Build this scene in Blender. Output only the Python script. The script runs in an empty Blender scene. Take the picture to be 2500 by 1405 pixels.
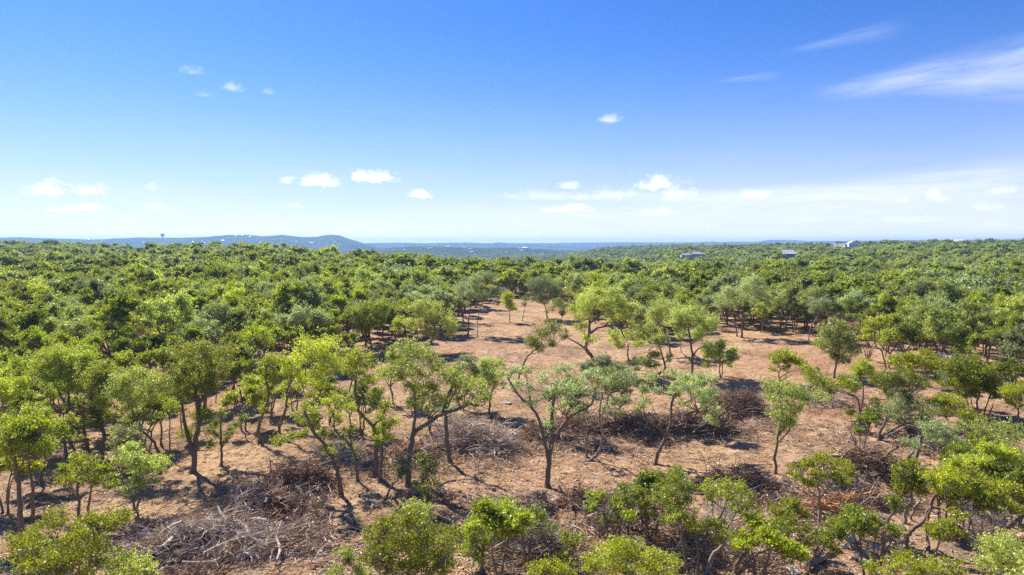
import bpy, math, random
import numpy as np
from mathutils import Vector, Matrix, Quaternion

C = bpy.context.scene.collection
SC = bpy.context.scene
R = math.radians
rng = np.random.default_rng(7)
random.seed(7)

# ------------------------------------------------------------------ camera
FPX = 1250 / math.tan(math.atan(18 / 24))      # focal length in pixels of the 2500 px wide photograph
EYE_Y = 598.0                                   # picture row of the eye level
PITCH = math.atan((702.5 - EYE_Y) / FPX)
CAM_Z = 16.0
cam = bpy.data.cameras.new('camera')
cam.lens = 24; cam.sensor_width = 36
cam.clip_start = 0.5; cam.clip_end = 60000
cam_o = bpy.data.objects.new('camera', cam); C.objects.link(cam_o)
cam_o.location = (0, 0, CAM_Z)
cam_o.rotation_euler = (math.pi / 2 - PITCH, 0, 0)
SC.camera = cam_o

# ------------------------------------------------------------------ light, sky, exposure
SUN_AZ = R(-38)          # measured from +Y (the view) towards +X; the sun stands ahead and to the left
SUN_EL = R(44)
sun_dir = Vector((math.sin(SUN_AZ) * math.cos(SUN_EL), math.cos(SUN_AZ) * math.cos(SUN_EL), math.sin(SUN_EL)))
sun = bpy.data.lights.new('sun', 'SUN'); sun.energy = 5.0; sun.angle = R(0.55); sun.color = (1.0, 0.945, 0.86)
sun_o = bpy.data.objects.new('sun', sun); C.objects.link(sun_o)
sun_o.rotation_euler = sun_dir.to_track_quat('Z', 'Y').to_euler()

SC.view_settings.view_transform = 'Standard'
SC.view_settings.look = 'None'
SC.view_settings.exposure = 0.87
SC.view_settings.gamma = 1.0
SC.view_settings.use_curve_mapping = False
SC.cycles.max_bounces = 5
SC.cycles.diffuse_bounces = 3
SC.cycles.glossy_bounces = 1
SC.cycles.transmission_bounces = 3
SC.cycles.volume_bounces = 1
SC.cycles.transparent_max_bounces = 8
SC.cycles.caustics_reflective = False
SC.cycles.caustics_refractive = False
SC.cycles.use_denoising = False


class NT:
    """small helper to write node trees"""
    def __init__(s, tree):
        s.t = tree; s.n = tree.nodes; s.l = tree.links
    def node(s, kind, **kw):
        n = s.n.new(kind)
        for k, v in kw.items(): setattr(n, k, v)
        return n
    def put(s, sock, v):
        if isinstance(v, bpy.types.NodeSocket): s.l.new(v, sock)
        elif v is not None:
            if hasattr(sock.default_value, '__len__') and not hasattr(v, '__len__'): v = [v] * len(sock.default_value)
            if hasattr(sock.default_value, '__len__') and len(sock.default_value) == 4 and len(v) == 3: v = (*v, 1)
            sock.default_value = v
    def m(s, op, a, b=None, c=None, clamp=False):
        n = s.node('ShaderNodeMath', operation=op, use_clamp=clamp)
        for i, v in enumerate((a, b, c)):
            if v is not None: s.put(n.inputs[i], v)
        return n.outputs[0]
    def mix(s, f, a, b, mode='MIX'):
        n = s.node('ShaderNodeMix', data_type='RGBA', blend_type=mode)
        s.put(n.inputs[0], f); s.put(n.inputs[6], a); s.put(n.inputs[7], b)
        return n.outputs[2]
    def noise(s, vec, scale, detail=4, rough=0.55, out=0, dist=0.0):
        n = s.node('ShaderNodeTexNoise')
        if vec is not None: s.l.new(vec, n.inputs['Vector'])
        n.inputs['Scale'].default_value = scale; n.inputs['Detail'].default_value = detail
        n.inputs['Roughness'].default_value = rough; n.inputs['Distortion'].default_value = dist
        return n.outputs[out]
    def ramp(s, v, lo, hi, a=0.0, b=1.0, smooth=False):
        n = s.node('ShaderNodeMapRange'); n.clamp = True
        if smooth: n.interpolation_type = 'SMOOTHSTEP'
        s.put(n.inputs[0], v); s.put(n.inputs[1], lo); s.put(n.inputs[2], hi); s.put(n.inputs[3], a); s.put(n.inputs[4], b)
        return n.outputs[0]


def px_dir(px, py):
    """world direction through picture point (px, py)"""
    u = (px - 1250) / FPX; v = (702.5 - py) / FPX
    y = math.cos(PITCH) + v * math.sin(PITCH)
    z = -math.sin(PITCH) + v * math.cos(PITCH)
    return Vector((u, y, z))


world = bpy.data.worlds.new('World'); SC.world = world; world.use_nodes = True
W = NT(world.node_tree); W.n.clear()
sky = W.node('ShaderNodeTexSky', sky_type='NISHITA')
sky.sun_disc = False; sky.sun_elevation = SUN_EL; sky.sun_rotation = SUN_AZ
sky.altitude = 300; sky.air_density = 1.0; sky.dust_density = 0.25; sky.ozone_density = 2.4
geo = W.node('ShaderNodeTexCoord')
sep = W.node('ShaderNodeSeparateXYZ'); W.l.new(geo.outputs['Generated'], sep.inputs[0])
X, Y, Z = sep.outputs
az = W.m('ARCTAN2', X, Y)
el = W.m('ARCSINE', Z)
# clear-sky colour, deepened a little as the photograph shows it
hs = W.node('ShaderNodeHueSaturation'); hs.inputs['Saturation'].default_value = 1.22
hs.inputs['Value'].default_value = 1.0
W.l.new(sky.outputs[0], hs.inputs['Color'])
base_sky = W.mix(1.0, hs.outputs[0], (0.49, 0.72, 1.16), 'MULTIPLY')
# thin bright veil of haze low down, the same all the way round
veil = W.m('POWER', W.m('SUBTRACT', 1.0, W.m('DIVIDE', W.m('MAXIMUM', el, 0.0), R(19), clamp=True)), 2.5)
wv = W.node('ShaderNodeCombineXYZ'); W.put(wv.inputs[0], W.m('MULTIPLY', az, 2.2)); W.put(wv.inputs[1], W.m('MULTIPLY', el, 13.0))
veiln = W.noise(wv.outputs[0], 2.0, 5, 0.6)
veil = W.m('MULTIPLY', veil, W.ramp(veiln, 0.3, 0.7, 0.86, 1.1))
skyc = W.mix(W.m('MINIMUM', veil, 0.95), base_sky, W.mix(W.m('POWER', 2.718, W.m('MULTIPLY', W.m('MAXIMUM', el, 0), -1 / R(2.5))), (6.5, 6.55, 9.4), (11.6, 11.4, 12.9)))
# cumulus: direction, half width, half height in degrees, strength
CL = [(122,464,30,15,1.0),(92,470,24,10,.35),(215,466,32,11,.55),(250,458,16,10,.35),(365,458,16,9,.25),(132,511,14,9,.7),(178,512,16,8,.6),(222,508,30,10,.75),
 (375,505,28,10,.35),(702,441,14,10,.55),(772,443,36,16,1.0),(812,446,18,10,.6),(912,433,42,14,1.1),(1028,474,24,11,.95),(470,175,22,9,.22),(568,214,18,9,.3),(500,232,18,7,.16),(652,224,12,7,.2),
 (1490,291,20,12,.42),(1388,452,20,12,.5),(1417,481,26,8,.6),(1388,510,44,10,1.1),(1602,448,30,18,1.0),(1650,470,36,22,.55),(1500,474,46,14,.42),(1330,478,70,12,.3),(1600,519,40,9,.8),(1843,475,26,11,.9),
 (2045,480,24,8,.22),(2278,473,14,12,.7),(2298,484,14,6,.5),(2442,466,24,9,.5),(2405,505,30,8,.5),(2205,488,14,8,.4),(2218,537,44,8,.5),(2420,552,36,8,.5),(1960,538,50,8,.3),(720,502,16,7,.25),(905,565,24,5,.4),(320,540,14,6,.35)]
jv = W.node('ShaderNodeCombineXYZ'); W.put(jv.inputs[0], W.m('MULTIPLY', az, 60.0)); W.put(jv.inputs[1], W.m('MULTIPLY', el, 100.0))
jn = W.noise(jv.outputs[0], 0.8, 5, 0.62)
jn2 = W.noise(jv.outputs[0], 2.1, 3, 0.6)
warp = W.m('ADD', W.m('MULTIPLY', W.m('SUBTRACT', jn, 0.5), 3.1), W.m('MULTIPLY', W.m('SUBTRACT', jn2, 0.5), 1.2))
tot = None
for (cx, cy, w, h, s) in CL:
    d = px_dir(cx, cy); a0 = math.atan2(d.x, d.y); e0 = math.atan2(d.z, math.hypot(d.x, d.y))
    da = W.m('DIVIDE', W.m('SUBTRACT', az, a0), 1.15 * w / FPX * math.cos(a0))
    de = W.m('SUBTRACT', el, e0 - 0.25 * h / FPX)
    de = W.m('MAXIMUM', W.m('DIVIDE', de, 1.25 * h / FPX), W.m('DIVIDE', de, -0.60 * h / FPX))
    r = W.m('SQRT', W.m('ADD', W.m('MULTIPLY', da, da), W.m('MULTIPLY', de, de)))
    k = W.m('MULTIPLY', W.ramp(W.m('ADD', r, warp), 1.45, 0.05, 0, 1, True), s)
    tot = k if tot is None else W.m('MAXIMUM', tot, k)
cloudf = W.m('MINIMUM', W.m('MULTIPLY', tot, 1.2), 0.95)
skyc = W.mix(cloudf, skyc, (9.6, 9.7, 10.0))
# cirrus streaks high on the right
for (x0, y0, x1, y1, wd, s) in ((1960, 236, 2620, 120, 44, .34), (2180, 215, 2700, 190, 40, .24), (1900, 130, 2160, 75, 16, .13), (1740, 200, 1880, 186, 9, .12), (1500, 500, 2560, 425, 34, .4), (900, 520, 2600, 500, 40, .45), (1150, 478, 2300, 470, 22, .4)):
    p = px_dir(x0, y0); q = px_dir(x1, y1)
    a0, e0 = math.atan2(p.x, p.y), math.atan2(p.z, math.hypot(p.x, p.y)); a1, e1 = math.atan2(q.x, q.y), math.atan2(q.z, math.hypot(q.x, q.y))
    L = math.hypot(a1 - a0, e1 - e0); c_, s_ = (a1 - a0) / L, (e1 - e0) / L
    ua = W.m('SUBTRACT', az, a0); ue = W.m('SUBTRACT', el, e0)
    al = W.m('DIVIDE', W.m('ADD', W.m('MULTIPLY', ua, c_), W.m('MULTIPLY', ue, s_)), L)
    ac = W.m('DIVIDE', W.m('SUBTRACT', W.m('MULTIPLY', ue, c_), W.m('MULTIPLY', ua, s_)), wd / FPX)
    cv = W.node('ShaderNodeCombineXYZ'); W.put(cv.inputs[0], W.m('MULTIPLY', al, 2.6 * L / .35)); W.put(cv.inputs[1], W.m('MULTIPLY', ac, 1.3)); cv.inputs[2].default_value = x0 * .01
    nn = W.ramp(W.noise(cv.outputs[0], 1.6, 6, 0.62, dist=0.6), 0.32, 0.68)
    along = W.m('MULTIPLY', W.ramp(al, -0.02, 0.35, 0, 1, True), W.ramp(al, 1.3, 0.8, 0, 1, True))
    width = W.m('ADD', 0.35, W.m('MULTIPLY', al, 0.9))
    across = W.ramp(W.m('DIVIDE', W.m('ABSOLUTE', ac), W.m('MAXIMUM', width, 0.1)), 1.25, 0.1, 0, 1, True)
    f = W.m('MULTIPLY', W.m('MULTIPLY', W.m('MULTIPLY', along, across), W.m('ADD', 0.35, nn)), s)
    skyc = W.mix(W.m('MINIMUM', f, 0.8), skyc, (8.4, 8.8, 9.6))
bg = W.node('ShaderNodeBackground'); bg.inputs['Strength'].default_value = 0.073
W.l.new(skyc, bg.inputs['Color'])
wo = W.node('ShaderNodeOutputWorld'); W.l.new(bg.outputs[0], wo.inputs['Surface'])
world.cycles.sampling_method = 'MANUAL'; world.cycles.sample_map_resolution = 512

# ------------------------------------------------------------------ terrain
def vnoise(x, y, seed=0):
    xi = np.floor(x).astype(np.int64); yi = np.floor(y).astype(np.int64)
    fx = x - xi; fy = y - yi; fx = fx * fx * (3 - 2 * fx); fy = fy * fy * (3 - 2 * fy)
    def h(a, b):
        n = (a * 374761393 + b * 668265263 + seed * 1442695041) & 0x7fffffff
        n = ((n ^ (n >> 13)) * 1274126177) & 0x7fffffff
        n = n ^ (n >> 16)
        return (n & 0xffff) / 32767.5 - 1.0
    return (h(xi, yi) * (1 - fx) + h(xi + 1, yi) * fx) * (1 - fy) + (h(xi, yi + 1) * (1 - fx) + h(xi + 1, yi + 1) * fx) * fy

def fbm(x, y, o=4, seed=0):
    s = 0; a = 1.0; t = 0
    for i in range(o):
        s = s + a * vnoise(x * 2 ** i + 17.3 * i, y * 2 ** i - 9.1 * i, seed + i); t += a; a *= .5
    return s / t

DIST = np.array([0, 100, 200, 300, 400, 500, 650, 800, 1000, 1300, 1800, 2500, 4000, 6000, 20000], float)
COLS = np.array([0, 150, 300, 380, 650, 900, 1150, 1350, 1500, 1700, 1920, 2080, 2300, 2500], float)
TAB = np.array([
 [0,0,1,1.5,2.5,4,6,8,8.5,0,-25,-35,-40,-40,-40],
 [0,0,1,1.5,2.5,4,6,8.5,9.5,0,-25,-35,-40,-40,-40],
 [0,0,1,2,3,4,4.5,5,4,-5,-25,-35,-40,-40,-40],
 [0,0,2,4.4,6.6,6.6,1,-8,-16,-25,-35,-35,-40,-40,-40],
 [0,1,2.5,4.4,5.8,5.6,0,-10,-20,-26,-35,-35,-40,-40,-40],
 [0,.5,1.3,2.2,2.4,-1,-8,-12,-22,-30,-32,-35,-38,-40,-40],
 [0,.2,0,-.6,-1.8,-5,-10,-15,-22,-30,-32,-34,-36,-40,-40],
 [0,0,-.8,-1.8,-3.5,-8,-13,-16,-22,-25,-22,-32,-36,-40,-40],
 [0,-.2,-1.2,-2.5,-4.8,-9,-13,-14,-13,-7,4.0,-20,-36,-40,-40],
 [0,-.2,-1.4,-2.8,-4.8,-6,-4,0,2,3,7,-20,-36,-40,-40],
 [0,-.1,-1,-1.8,-2.8,-2.8,-1,2,5,7.5,6,-20,-36,-40,-40],
 [0,0,-.3,-.4,0,.5,1.6,4,8.5,9,0,-30,-36,-40,-40],
 [0,0,0,.3,.8,1.8,4,7,12,10,0,-30,-36,-40,-40],
 [0,0,0,.3,.8,1.8,4,7,12,11,0,-30,-36,-40,-40]], float)
MOUNDS = []      # (x, y, radius x, radius y, angle, height) low banks under the brush piles

def terrain(x, y):
    x = np.asarray(x, float); y = np.asarray(y, float)
    d = np.hypot(x, y) + 1e-6
    yy = np.maximum(y, 0.25 * d)
    c = np.clip(1250 + FPX * x / yy, 0, 2500)
    di = np.clip(np.searchsorted(DIST, d) - 1, 0, len(DIST) - 2)
    fd = np.clip((d - DIST[di]) / (DIST[di + 1] - DIST[di]), 0, 1)
    ci = np.clip(np.searchsorted(COLS, c) - 1, 0, len(COLS) - 2)
    fc = np.clip((c - COLS[ci]) / (COLS[ci + 1] - COLS[ci]), 0, 1); fc = fc * fc * (3 - 2 * fc)
    z = (TAB[ci, di] * (1 - fc) + TAB[ci + 1, di] * fc) * (1 - fd) + (TAB[ci, di + 1] * (1 - fc) + TAB[ci + 1, di + 1] * fc) * fd
    z = z + 0.35 * fbm(x / 24, y / 24, 2, 3) * np.clip(d / 60, 0, 1)
    z = z + 1.2 * fbm(x / 140, y / 140, 3, 5) * np.clip((d - 250) / 300, 0, 1) * np.clip(1.8 - d / 1500, .35, 1)
    z = z + 9 * fbm(x / 700, y / 700, 3, 8) * np.clip((d - 1900) / 2000, 0, 1)
    near = np.clip((260 - d) / 120, 0, 1)
    z = z + near * (0.24 * fbm(x / 3.1, y / 3.1, 3, 11) + 0.13 * fbm(x / .9, y / .9, 3, 21))
    for (mx, my, rx, ry, a, h) in MOUNDS:
        dx = x - mx; dy = y - my; ca, sa = math.cos(a), math.sin(a)
        q = ((dx * ca + dy * sa) / rx) ** 2 + ((-dx * sa + dy * ca) / ry) ** 2
        z = z + h * np.exp(-q * 1.6)
    return z

def tz(x, y): return float(terrain(np.array([x]), np.array([y]))[0])

_T = np.concatenate([np.arange(14, 120, .8), 120 * 1.008 ** np.arange(0, 404)])
def ground_px(px, py):
    """ground point seen at picture point (px, py)"""
    d = np.array(px_dir(px, py)); o = np.array((0, 0, CAM_Z)); t = _T
    for _ in range(3):
        p = o + d * t[:, None]; below = np.nonzero(p[:, 2] < terrain(p[:, 0], p[:, 1]))[0]
        if len(below) == 0: return Vector(o + d * t[-1])
        k = max(1, below[0]); t = np.linspace(t[k - 1], t[k], 12)
    return Vector(o + d * t[-1])

def at_depth(px, py, y):
    d = px_dir(px, py); return Vector((0, 0, CAM_Z)) + d * (y / d.y)

# banks under the heaps: picture ellipse (cx, cy, half width, half depth rows) -> ground ellipse
for (hx, hy, hd, hh, hw_, hdp) in ((2064, 618, 740, 4.9, 26, 26), (1922, 626, 600, 5.4, 20, 22), (1692, 627, 700, 5.3, 24, 24), (2316, 601, 960, 4.5, 34, 26)):
    MOUNDS.append(((hx - 1250) / FPX * hd, hd, hw_, hdp, 0, hh))
PILES = [ # cx, cy, half width px, half height px, mound height, n branches, tone, label
 (1150,1085,120,34,1.5,120,'grey','large tangled heap of grey and brown cut brush behind the central fork-trunked oak'),
 (985,1120,75,22,.7,60,'brown','low heap of brown brush around the feet of the twin-trunked oak'),
 (1440,1052,120,16,1.1,90,'brown','long brown windrow of cut brush behind the leaning oak right of centre'),
 (1640,1062,105,24,1.2,110,'brown','wide heap of tangled brown branches behind the oak with the forked pale trunk'),
 (1335,1075,70,18,.8,60,'brown','low brown heap of brush between the big grey heap and the long windrow'),
 (1545,1058,60,16,.8,50,'dark','dark heap closing the gap between the long windrow and the wide heap'),
 (1735,1048,50,20,1.1,60,'dark','dark jumble of limbs joining the wide heap to the tallest heap'),
 (1812,1012,100,40,1.35,140,'dark','tallest dark reddish brown brush heap at the right edge of the clearing'),
 (725,1190,75,30,.9,90,'dark','dark shaded brush heap right of the thick-trunked oak, left of the leaning one'),
 (640,1245,110,24,.7,80,'brown','brown heap of brush with an arched pale branch, lower left of the picture'),
 (520,1330,165,52,.9,190,'grey','sprawling bleached heap of dead grey branches along the lower left foreground'),
 (850,1115,50,20,.4,35,'grey','small scatter of grey cut twigs behind the curved thin oak trunk'),
 (1800,1190,130,26,.8,90,'dark','long dark heap of dead brush in front of the solitary slim oak'),
 (2130,1165,80,40,1.3,100,'dark','dark grey brush heap between the round juniper and the pale-trunked oak'),
 (2035,1262,75,22,.8,60,'orange','heap of freshly split orange cedar wood and bark near the boulders'),
 (1565,1275,90,32,.8,90,'rust','rust brown heap of dead juniper boughs at the bottom, right of centre'),
 (1400,1235,90,20,.4,40,'rust','low rusty brown scatter of brush beside the foreground sapling'),
 (1300,1345,110,34,.6,80,'grey','grey brown tangle of twigs between the foreground junipers at bottom centre'),
 (2270,1065,60,22,.8,40,'dark','dark heap of limbs lying under the pale-leaved oak at right'),
 (2000,985,60,14,.5,35,'grey','grey twig pile under the flat juniper at the far side of the right bank'),
 (1690,1330,80,26,.5,60,'rust','brown heap of needles and boughs beneath the bright foreground oak'),
 (2380,1130,90,16,.6,40,'dark','dark fallen limbs heaped below the wide pale oak at the right edge'),
 (1050,1220,60,14,.3,25,'brown','thin scatter of brown branches below the slim sapling at centre left'),
]
piles = []
for (cx, cy, w, h, mh, nb, tone, lab) in PILES:
    g = ground_px(cx, cy)
    gr = ground_px(cx + w, cy); gt = ground_px(cx, cy - h); gb = ground_px(cx, cy + h)
    rx = abs(gr.x - g.x); ry = max(1.2, abs(gt.y - gb.y) / 2)
    ry = max(1.3, ry - mh * 0.5); mh *= 1.45
    piles.append((g.x, g.y, rx, ry, mh, nb, tone, lab))
for (x, y, rx, ry, mh, nb, tone, lab) in piles:
    MOUNDS.append((x - rx * .3, y, rx * .5, ry * .8, .3, mh * .5)); MOUNDS.append((x + rx * .35, y + ry * .2, rx * .5, ry * .7, -.4, mh * .45))

# ------------------------------------------------------------------ materials
def new_mat(name):
    m = bpy.data.materials.new(name); m.use_nodes = True; t = NT(m.node_tree); t.n.clear(); return m, t

def ground_material():
    m, t = new_mat('mulched_ground')
    co = t.node('ShaderNodeTexCoord').outputs['Object']
    n_big = t.noise(co, 0.035, 5, 0.6); n_mid = t.noise(co, 0.28, 6, 0.65, dist=0.4); n_f = t.noise(co, 2.2, 6, 0.75); n_ff = t.noise(co, 9.0, 4, 0.8)
    c = t.mix(t.ramp(n_mid, 0.34, 0.66), (0.40, 0.208, 0.094), (0.55, 0.335, 0.162))
    c = t.mix(t.ramp(n_f, 0.40, 0.62, 0, .55), c, (0.64, 0.46, 0.28))
    c = t.mix(t.ramp(n_f, 0.49, 0.36, 0, .85), c, (0.14, 0.078, 0.045))
    c = t.mix(t.ramp(n_ff, 0.46, 0.34, 0, .8), c, (0.10, 0.055, 0.033))
    c = t.mix(t.ramp(n_ff, 0.60, 0.70, 0, .6), c, (0.66, 0.52, 0.36))
    # darker trampled litter and straw-coloured drifts in the mulch
    n_p = t.noise(co, 0.11, 6, 0.7, dist=.8); n_q = t.noise(co, 0.55, 5, 0.75, dist=.5)
    c = t.mix(t.m('MULTIPLY', t.ramp(n_p, .49, .60), t.ramp(n_q, .38, .56, .3, 1)), c, (0.155, 0.090, 0.052))
    c = t.mix(t.ramp(n_q, .54, .68, 0, .65), c, (0.66, 0.49, 0.31))
    c = t.mix(t.ramp(n_q, .46, .34, 0, .55), c, (0.20, 0.115, 0.062))
    # reddish soil where the mulch is thin
    c = t.mix(t.ramp(n_big, 0.50, 0.62, 0, .5), c, (0.35, 0.165, 0.085))
    # pale limestone chips
    v = t.node('ShaderNodeTexVoronoi'); t.l.new(co, v.inputs['Vector']); v.inputs['Scale'].default_value = 2.6; v.inputs['Randomness'].default_value = 1
    stone = t.m('MULTIPLY', t.ramp(v.outputs['Distance'], 0.17, 0.11), t.ramp(t.noise(co, 0.22, 4, 0.6), 0.52, 0.60))
    c = t.mix(t.m('MULTIPLY', stone, .8), c, (0.60, 0.52, 0.43))
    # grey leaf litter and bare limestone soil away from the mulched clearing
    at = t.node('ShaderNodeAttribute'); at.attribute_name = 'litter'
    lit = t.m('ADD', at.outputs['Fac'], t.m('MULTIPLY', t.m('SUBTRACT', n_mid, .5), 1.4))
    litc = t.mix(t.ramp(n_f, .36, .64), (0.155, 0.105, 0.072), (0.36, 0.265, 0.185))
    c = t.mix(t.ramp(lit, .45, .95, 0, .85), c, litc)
    # short green grass showing in a few places
    at2 = t.node('ShaderNodeAttribute'); at2.attribute_name = 'grass'
    g = t.m('ADD', at2.outputs['Fac'], t.m('MULTIPLY', t.m('SUBTRACT', n_mid, .5), 1.2))
    c = t.mix(t.ramp(g, .6, 1.0, 0, .7), c, (0.13, 0.15, 0.035))
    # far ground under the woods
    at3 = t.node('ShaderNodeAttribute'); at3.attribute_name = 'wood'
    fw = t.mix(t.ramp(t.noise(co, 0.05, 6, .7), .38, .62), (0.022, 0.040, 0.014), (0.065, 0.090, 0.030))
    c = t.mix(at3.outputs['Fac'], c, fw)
    p = t.node('ShaderNodeBsdfPrincipled'); t.put(p.inputs['Base Color'], c); p.inputs['Roughness'].default_value = .95
    p.inputs['Specular IOR Level'].default_value = .15
    bh = t.m('ADD', t.m('MULTIPLY', n_f, 1.0), t.m('MULTIPLY', n_ff, .55))
    b = t.node('ShaderNodeBump'); b.inputs['Strength'].default_value = 1.0; b.inputs['Distance'].default_value = .16; t.l.new(bh, b.inputs['Height'])
    t.l.new(b.outputs[0], p.inputs['Normal'])
    o = t.node('ShaderNodeOutputMaterial'); t.l.new(p.outputs[0], o.inputs[0])
    return m

def leaf_material(name, dark, light, tip, trans, tgain=1.0, patch=.75):
    """leaves: reflect from both sides and let sunlight through; colour differs from leaf to leaf, clump to clump and tree to tree"""
    m, t = new_mat(name)
    g = t.node('ShaderNodeNewGeometry'); oi = t.node('ShaderNodeObjectInfo')
    co = t.node('ShaderNodeTexCoord').outputs['Object']
    clump = t.noise(co, patch, 3, .6)
    c = t.mix(t.ramp(clump, .34, .66), dark, light)
    c = t.mix(t.ramp(g.outputs['Random Per Island'], .55, 1.0, 0, .55), c, tip)
    v = t.m('ADD', .58, t.m('MULTIPLY', oi.outputs['Random'], .72))
    vv = t.m('MULTIPLY', v, t.ramp(g.outputs['Random Per Island'], 0, 1, .72, 1.22))
    c = t.mix(1.0, c, vv, 'MULTIPLY')
    c = t.mix(t.m('MULTIPLY', t.ramp(t.m('FRACT', t.m('MULTIPLY', oi.outputs['Random'], 7.13)), .5, 1.0), .28), c, t.mix(1.0, c, (0.82, 0.95, 1.7), 'MULTIPLY'))
    tc = t.mix(1.0, c, tuple(x * tgain for x in trans), 'MULTIPLY')
    d = t.node('ShaderNodeBsdfDiffuse'); t.l.new(c, d.inputs['Color'])
    tr = t.node('ShaderNodeBsdfTranslucent'); t.l.new(tc, tr.inputs['Color'])
    gl = t.node('ShaderNodeBsdfGlossy'); gl.inputs['Roughness'].default_value = .42; gl.inputs['Color'].default_value = (.9, .95, .85, 1)
    a = t.node('ShaderNodeAddShader'); t.l.new(d.outputs[0], a.inputs[0]); t.l.new(tr.outputs[0], a.inputs[1])
    mx = t.node('ShaderNodeMixShader'); mx.inputs[0].default_value = .045; t.l.new(a.outputs[0], mx.inputs[1]); t.l.new(gl.outputs[0], mx.inputs[2])
    o = t.node('ShaderNodeOutputMaterial'); t.l.new(mx.outputs[0], o.inputs[0])
    return m

def simple(name, a, b, scale=6, rough=.9, spec=.2, stretch=None, bump=0, islands=0):
    m, t = new_mat(name)
    tc = t.node('ShaderNodeTexCoord').outputs['Object']
    if stretch:
        mp = t.node('ShaderNodeMapping'); mp.inputs['Scale'].default_value = stretch; t.l.new(tc, mp.inputs[0]); tc = mp.outputs[0]
    n = t.noise(tc, scale, 5, .65)
    c = t.mix(t.ramp(n, .35, .65), a, b)
    if islands:
        g = t.node('ShaderNodeNewGeometry'); oi = t.node('ShaderNodeObjectInfo')
        f = t.m('ADD', t.m('MULTIPLY', g.outputs['Random Per Island'], islands), t.m('MULTIPLY', oi.outputs['Random'], islands * .6))
        c = t.mix(1.0, c, t.m('ADD', 1 - islands * .7, f), 'MULTIPLY')
    p = t.node('ShaderNodeBsdfPrincipled'); t.put(p.inputs['Base Color'], c); p.inputs['Roughness'].default_value = rough; p.inputs['Specular IOR Level'].default_value = spec
    if bump:
        b_ = t.node('ShaderNodeBump'); b_.inputs['Strength'].default_value = .8; b_.inputs['Distance'].default_value = bump; t.l.new(n, b_.inputs['Height']); t.l.new(b_.outputs[0], p.inputs['Normal'])
    o = t.node('ShaderNodeOutputMaterial'); t.l.new(p.outputs[0], o.inputs[0])
    return m

M = {}
M['ground'] = ground_material()
M['oak_bright'] = leaf_material('leaf_oak_bright', (0.112,0.134,0.012), (0.232,0.258,0.020), (0.37,0.38,0.07), (1.45,1.45,.6))
M['oak_mid'] = leaf_material('leaf_oak_mid', (0.105,0.123,0.028), (0.220,0.240,0.058), (0.34,0.35,0.13), (1.5,1.55,.7))
M['oak_pale'] = leaf_material('leaf_oak_pale', (0.110,0.130,0.052), (0.205,0.224,0.095), (0.34,0.35,0.19), (1.3,1.4,.8))
M['juniper'] = leaf_material('leaf_juniper', (0.070,0.088,0.012), (0.170,0.190,0.018), (0.27,0.29,0.04), (1.5,1.55,.55))
M['juniper_gold'] = leaf_material('leaf_juniper_gold', (0.095,0.115,0.008), (0.210,0.228,0.014), (0.32,0.325,0.035), (1.45,1.4,.4))
M['needle_dead'] = leaf_material('leaf_dead', (0.15,0.075,0.04), (0.27,0.15,0.085), (0.34,0.21,0.13), (.6,.5,.4))
M['bark_oak'] = simple('bark_oak', (0.10,0.080,0.062), (0.27,0.225,0.180), 5, .95, .1, (6, 6, 1.2), .03)
M['bark_juniper'] = simple('bark_juniper', (0.125,0.085,0.060), (0.31,0.225,0.168), 6, .95, .1, (7, 7, .9), .03)
M['bark_pale'] = simple('bark_pale', (0.20,0.165,0.130), (0.38,0.33,0.27), 6, .95, .1, (7, 7, .9), .03)
M['twig_grey'] = simple('twig_grey', (0.17,0.140,0.120), (0.34,0.300,0.270), 1.1, .9, .1, islands=.5)
M['dead_grey'] = simple('dead_wood_grey', (0.36,0.29,0.225), (0.70,0.61,0.50), 2, .9, .1, islands=.5)
M['dead_brown'] = simple('dead_wood_brown', (0.27,0.165,0.10), (0.54,0.38,0.25), 2, .9, .1, islands=.5)
M['dead_dark'] = simple('dead_wood_dark', (0.17,0.105,0.065), (0.42,0.30,0.21), 2, .9, .1, islands=.6)
M['dead_orange'] = simple('split_cedar', (0.30,0.13,0.055), (0.56,0.33,0.16), 2, .85, .15, islands=.5)
M['dead_rust'] = simple('dead_wood_rust', (0.25,0.125,0.07), (0.48,0.29,0.18), 2, .9, .1, islands=.5)
M['chips'] = simple('wood_chips', (0.34,0.21,0.125), (0.66,0.48,0.32), .8, .9, .1, islands=.8)
M['limestone'] = simple('limestone', (0.28,0.245,0.20), (0.50,0.45,0.39), 2.5, .9, .2, bump=.05)
M['cut_wood'] = simple('fresh_cut_wood', (0.62,0.30,0.06), (0.70,0.38,0.10), 8)

# ------------------------------------------------------------------ mesh helpers
def mesh_from(name, verts, faces_flat, loop_total, mats, mat_idx=None, smooth=False):
    me = bpy.data.meshes.new(name)
    nv = len(verts); nl = len(faces_flat); nf = len(loop_total)
    me.vertices.add(nv); me.vertices.foreach_set('co', np.asarray(verts, np.float32).ravel())
    me.loops.add(nl); me.loops.foreach_set('vertex_index', np.asarray(faces_flat, np.int32))
    me.polygons.add(nf)
    lt = np.asarray(loop_total, np.int32); ls = np.concatenate(([0], np.cumsum(lt)[:-1])).astype(np.int32)
    me.polygons.foreach_set('loop_start', ls)
    try: me.polygons.foreach_set('loop_total', lt)
    except Exception: pass
    for m in mats: me.materials.append(m)
    if mat_idx is not None: me.polygons.foreach_set('material_index', np.asarray(mat_idx, np.int32))
    me.polygons.foreach_set('use_smooth', np.full(nf, smooth, bool))
    me.update(calc_edges=True)
    return me

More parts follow.
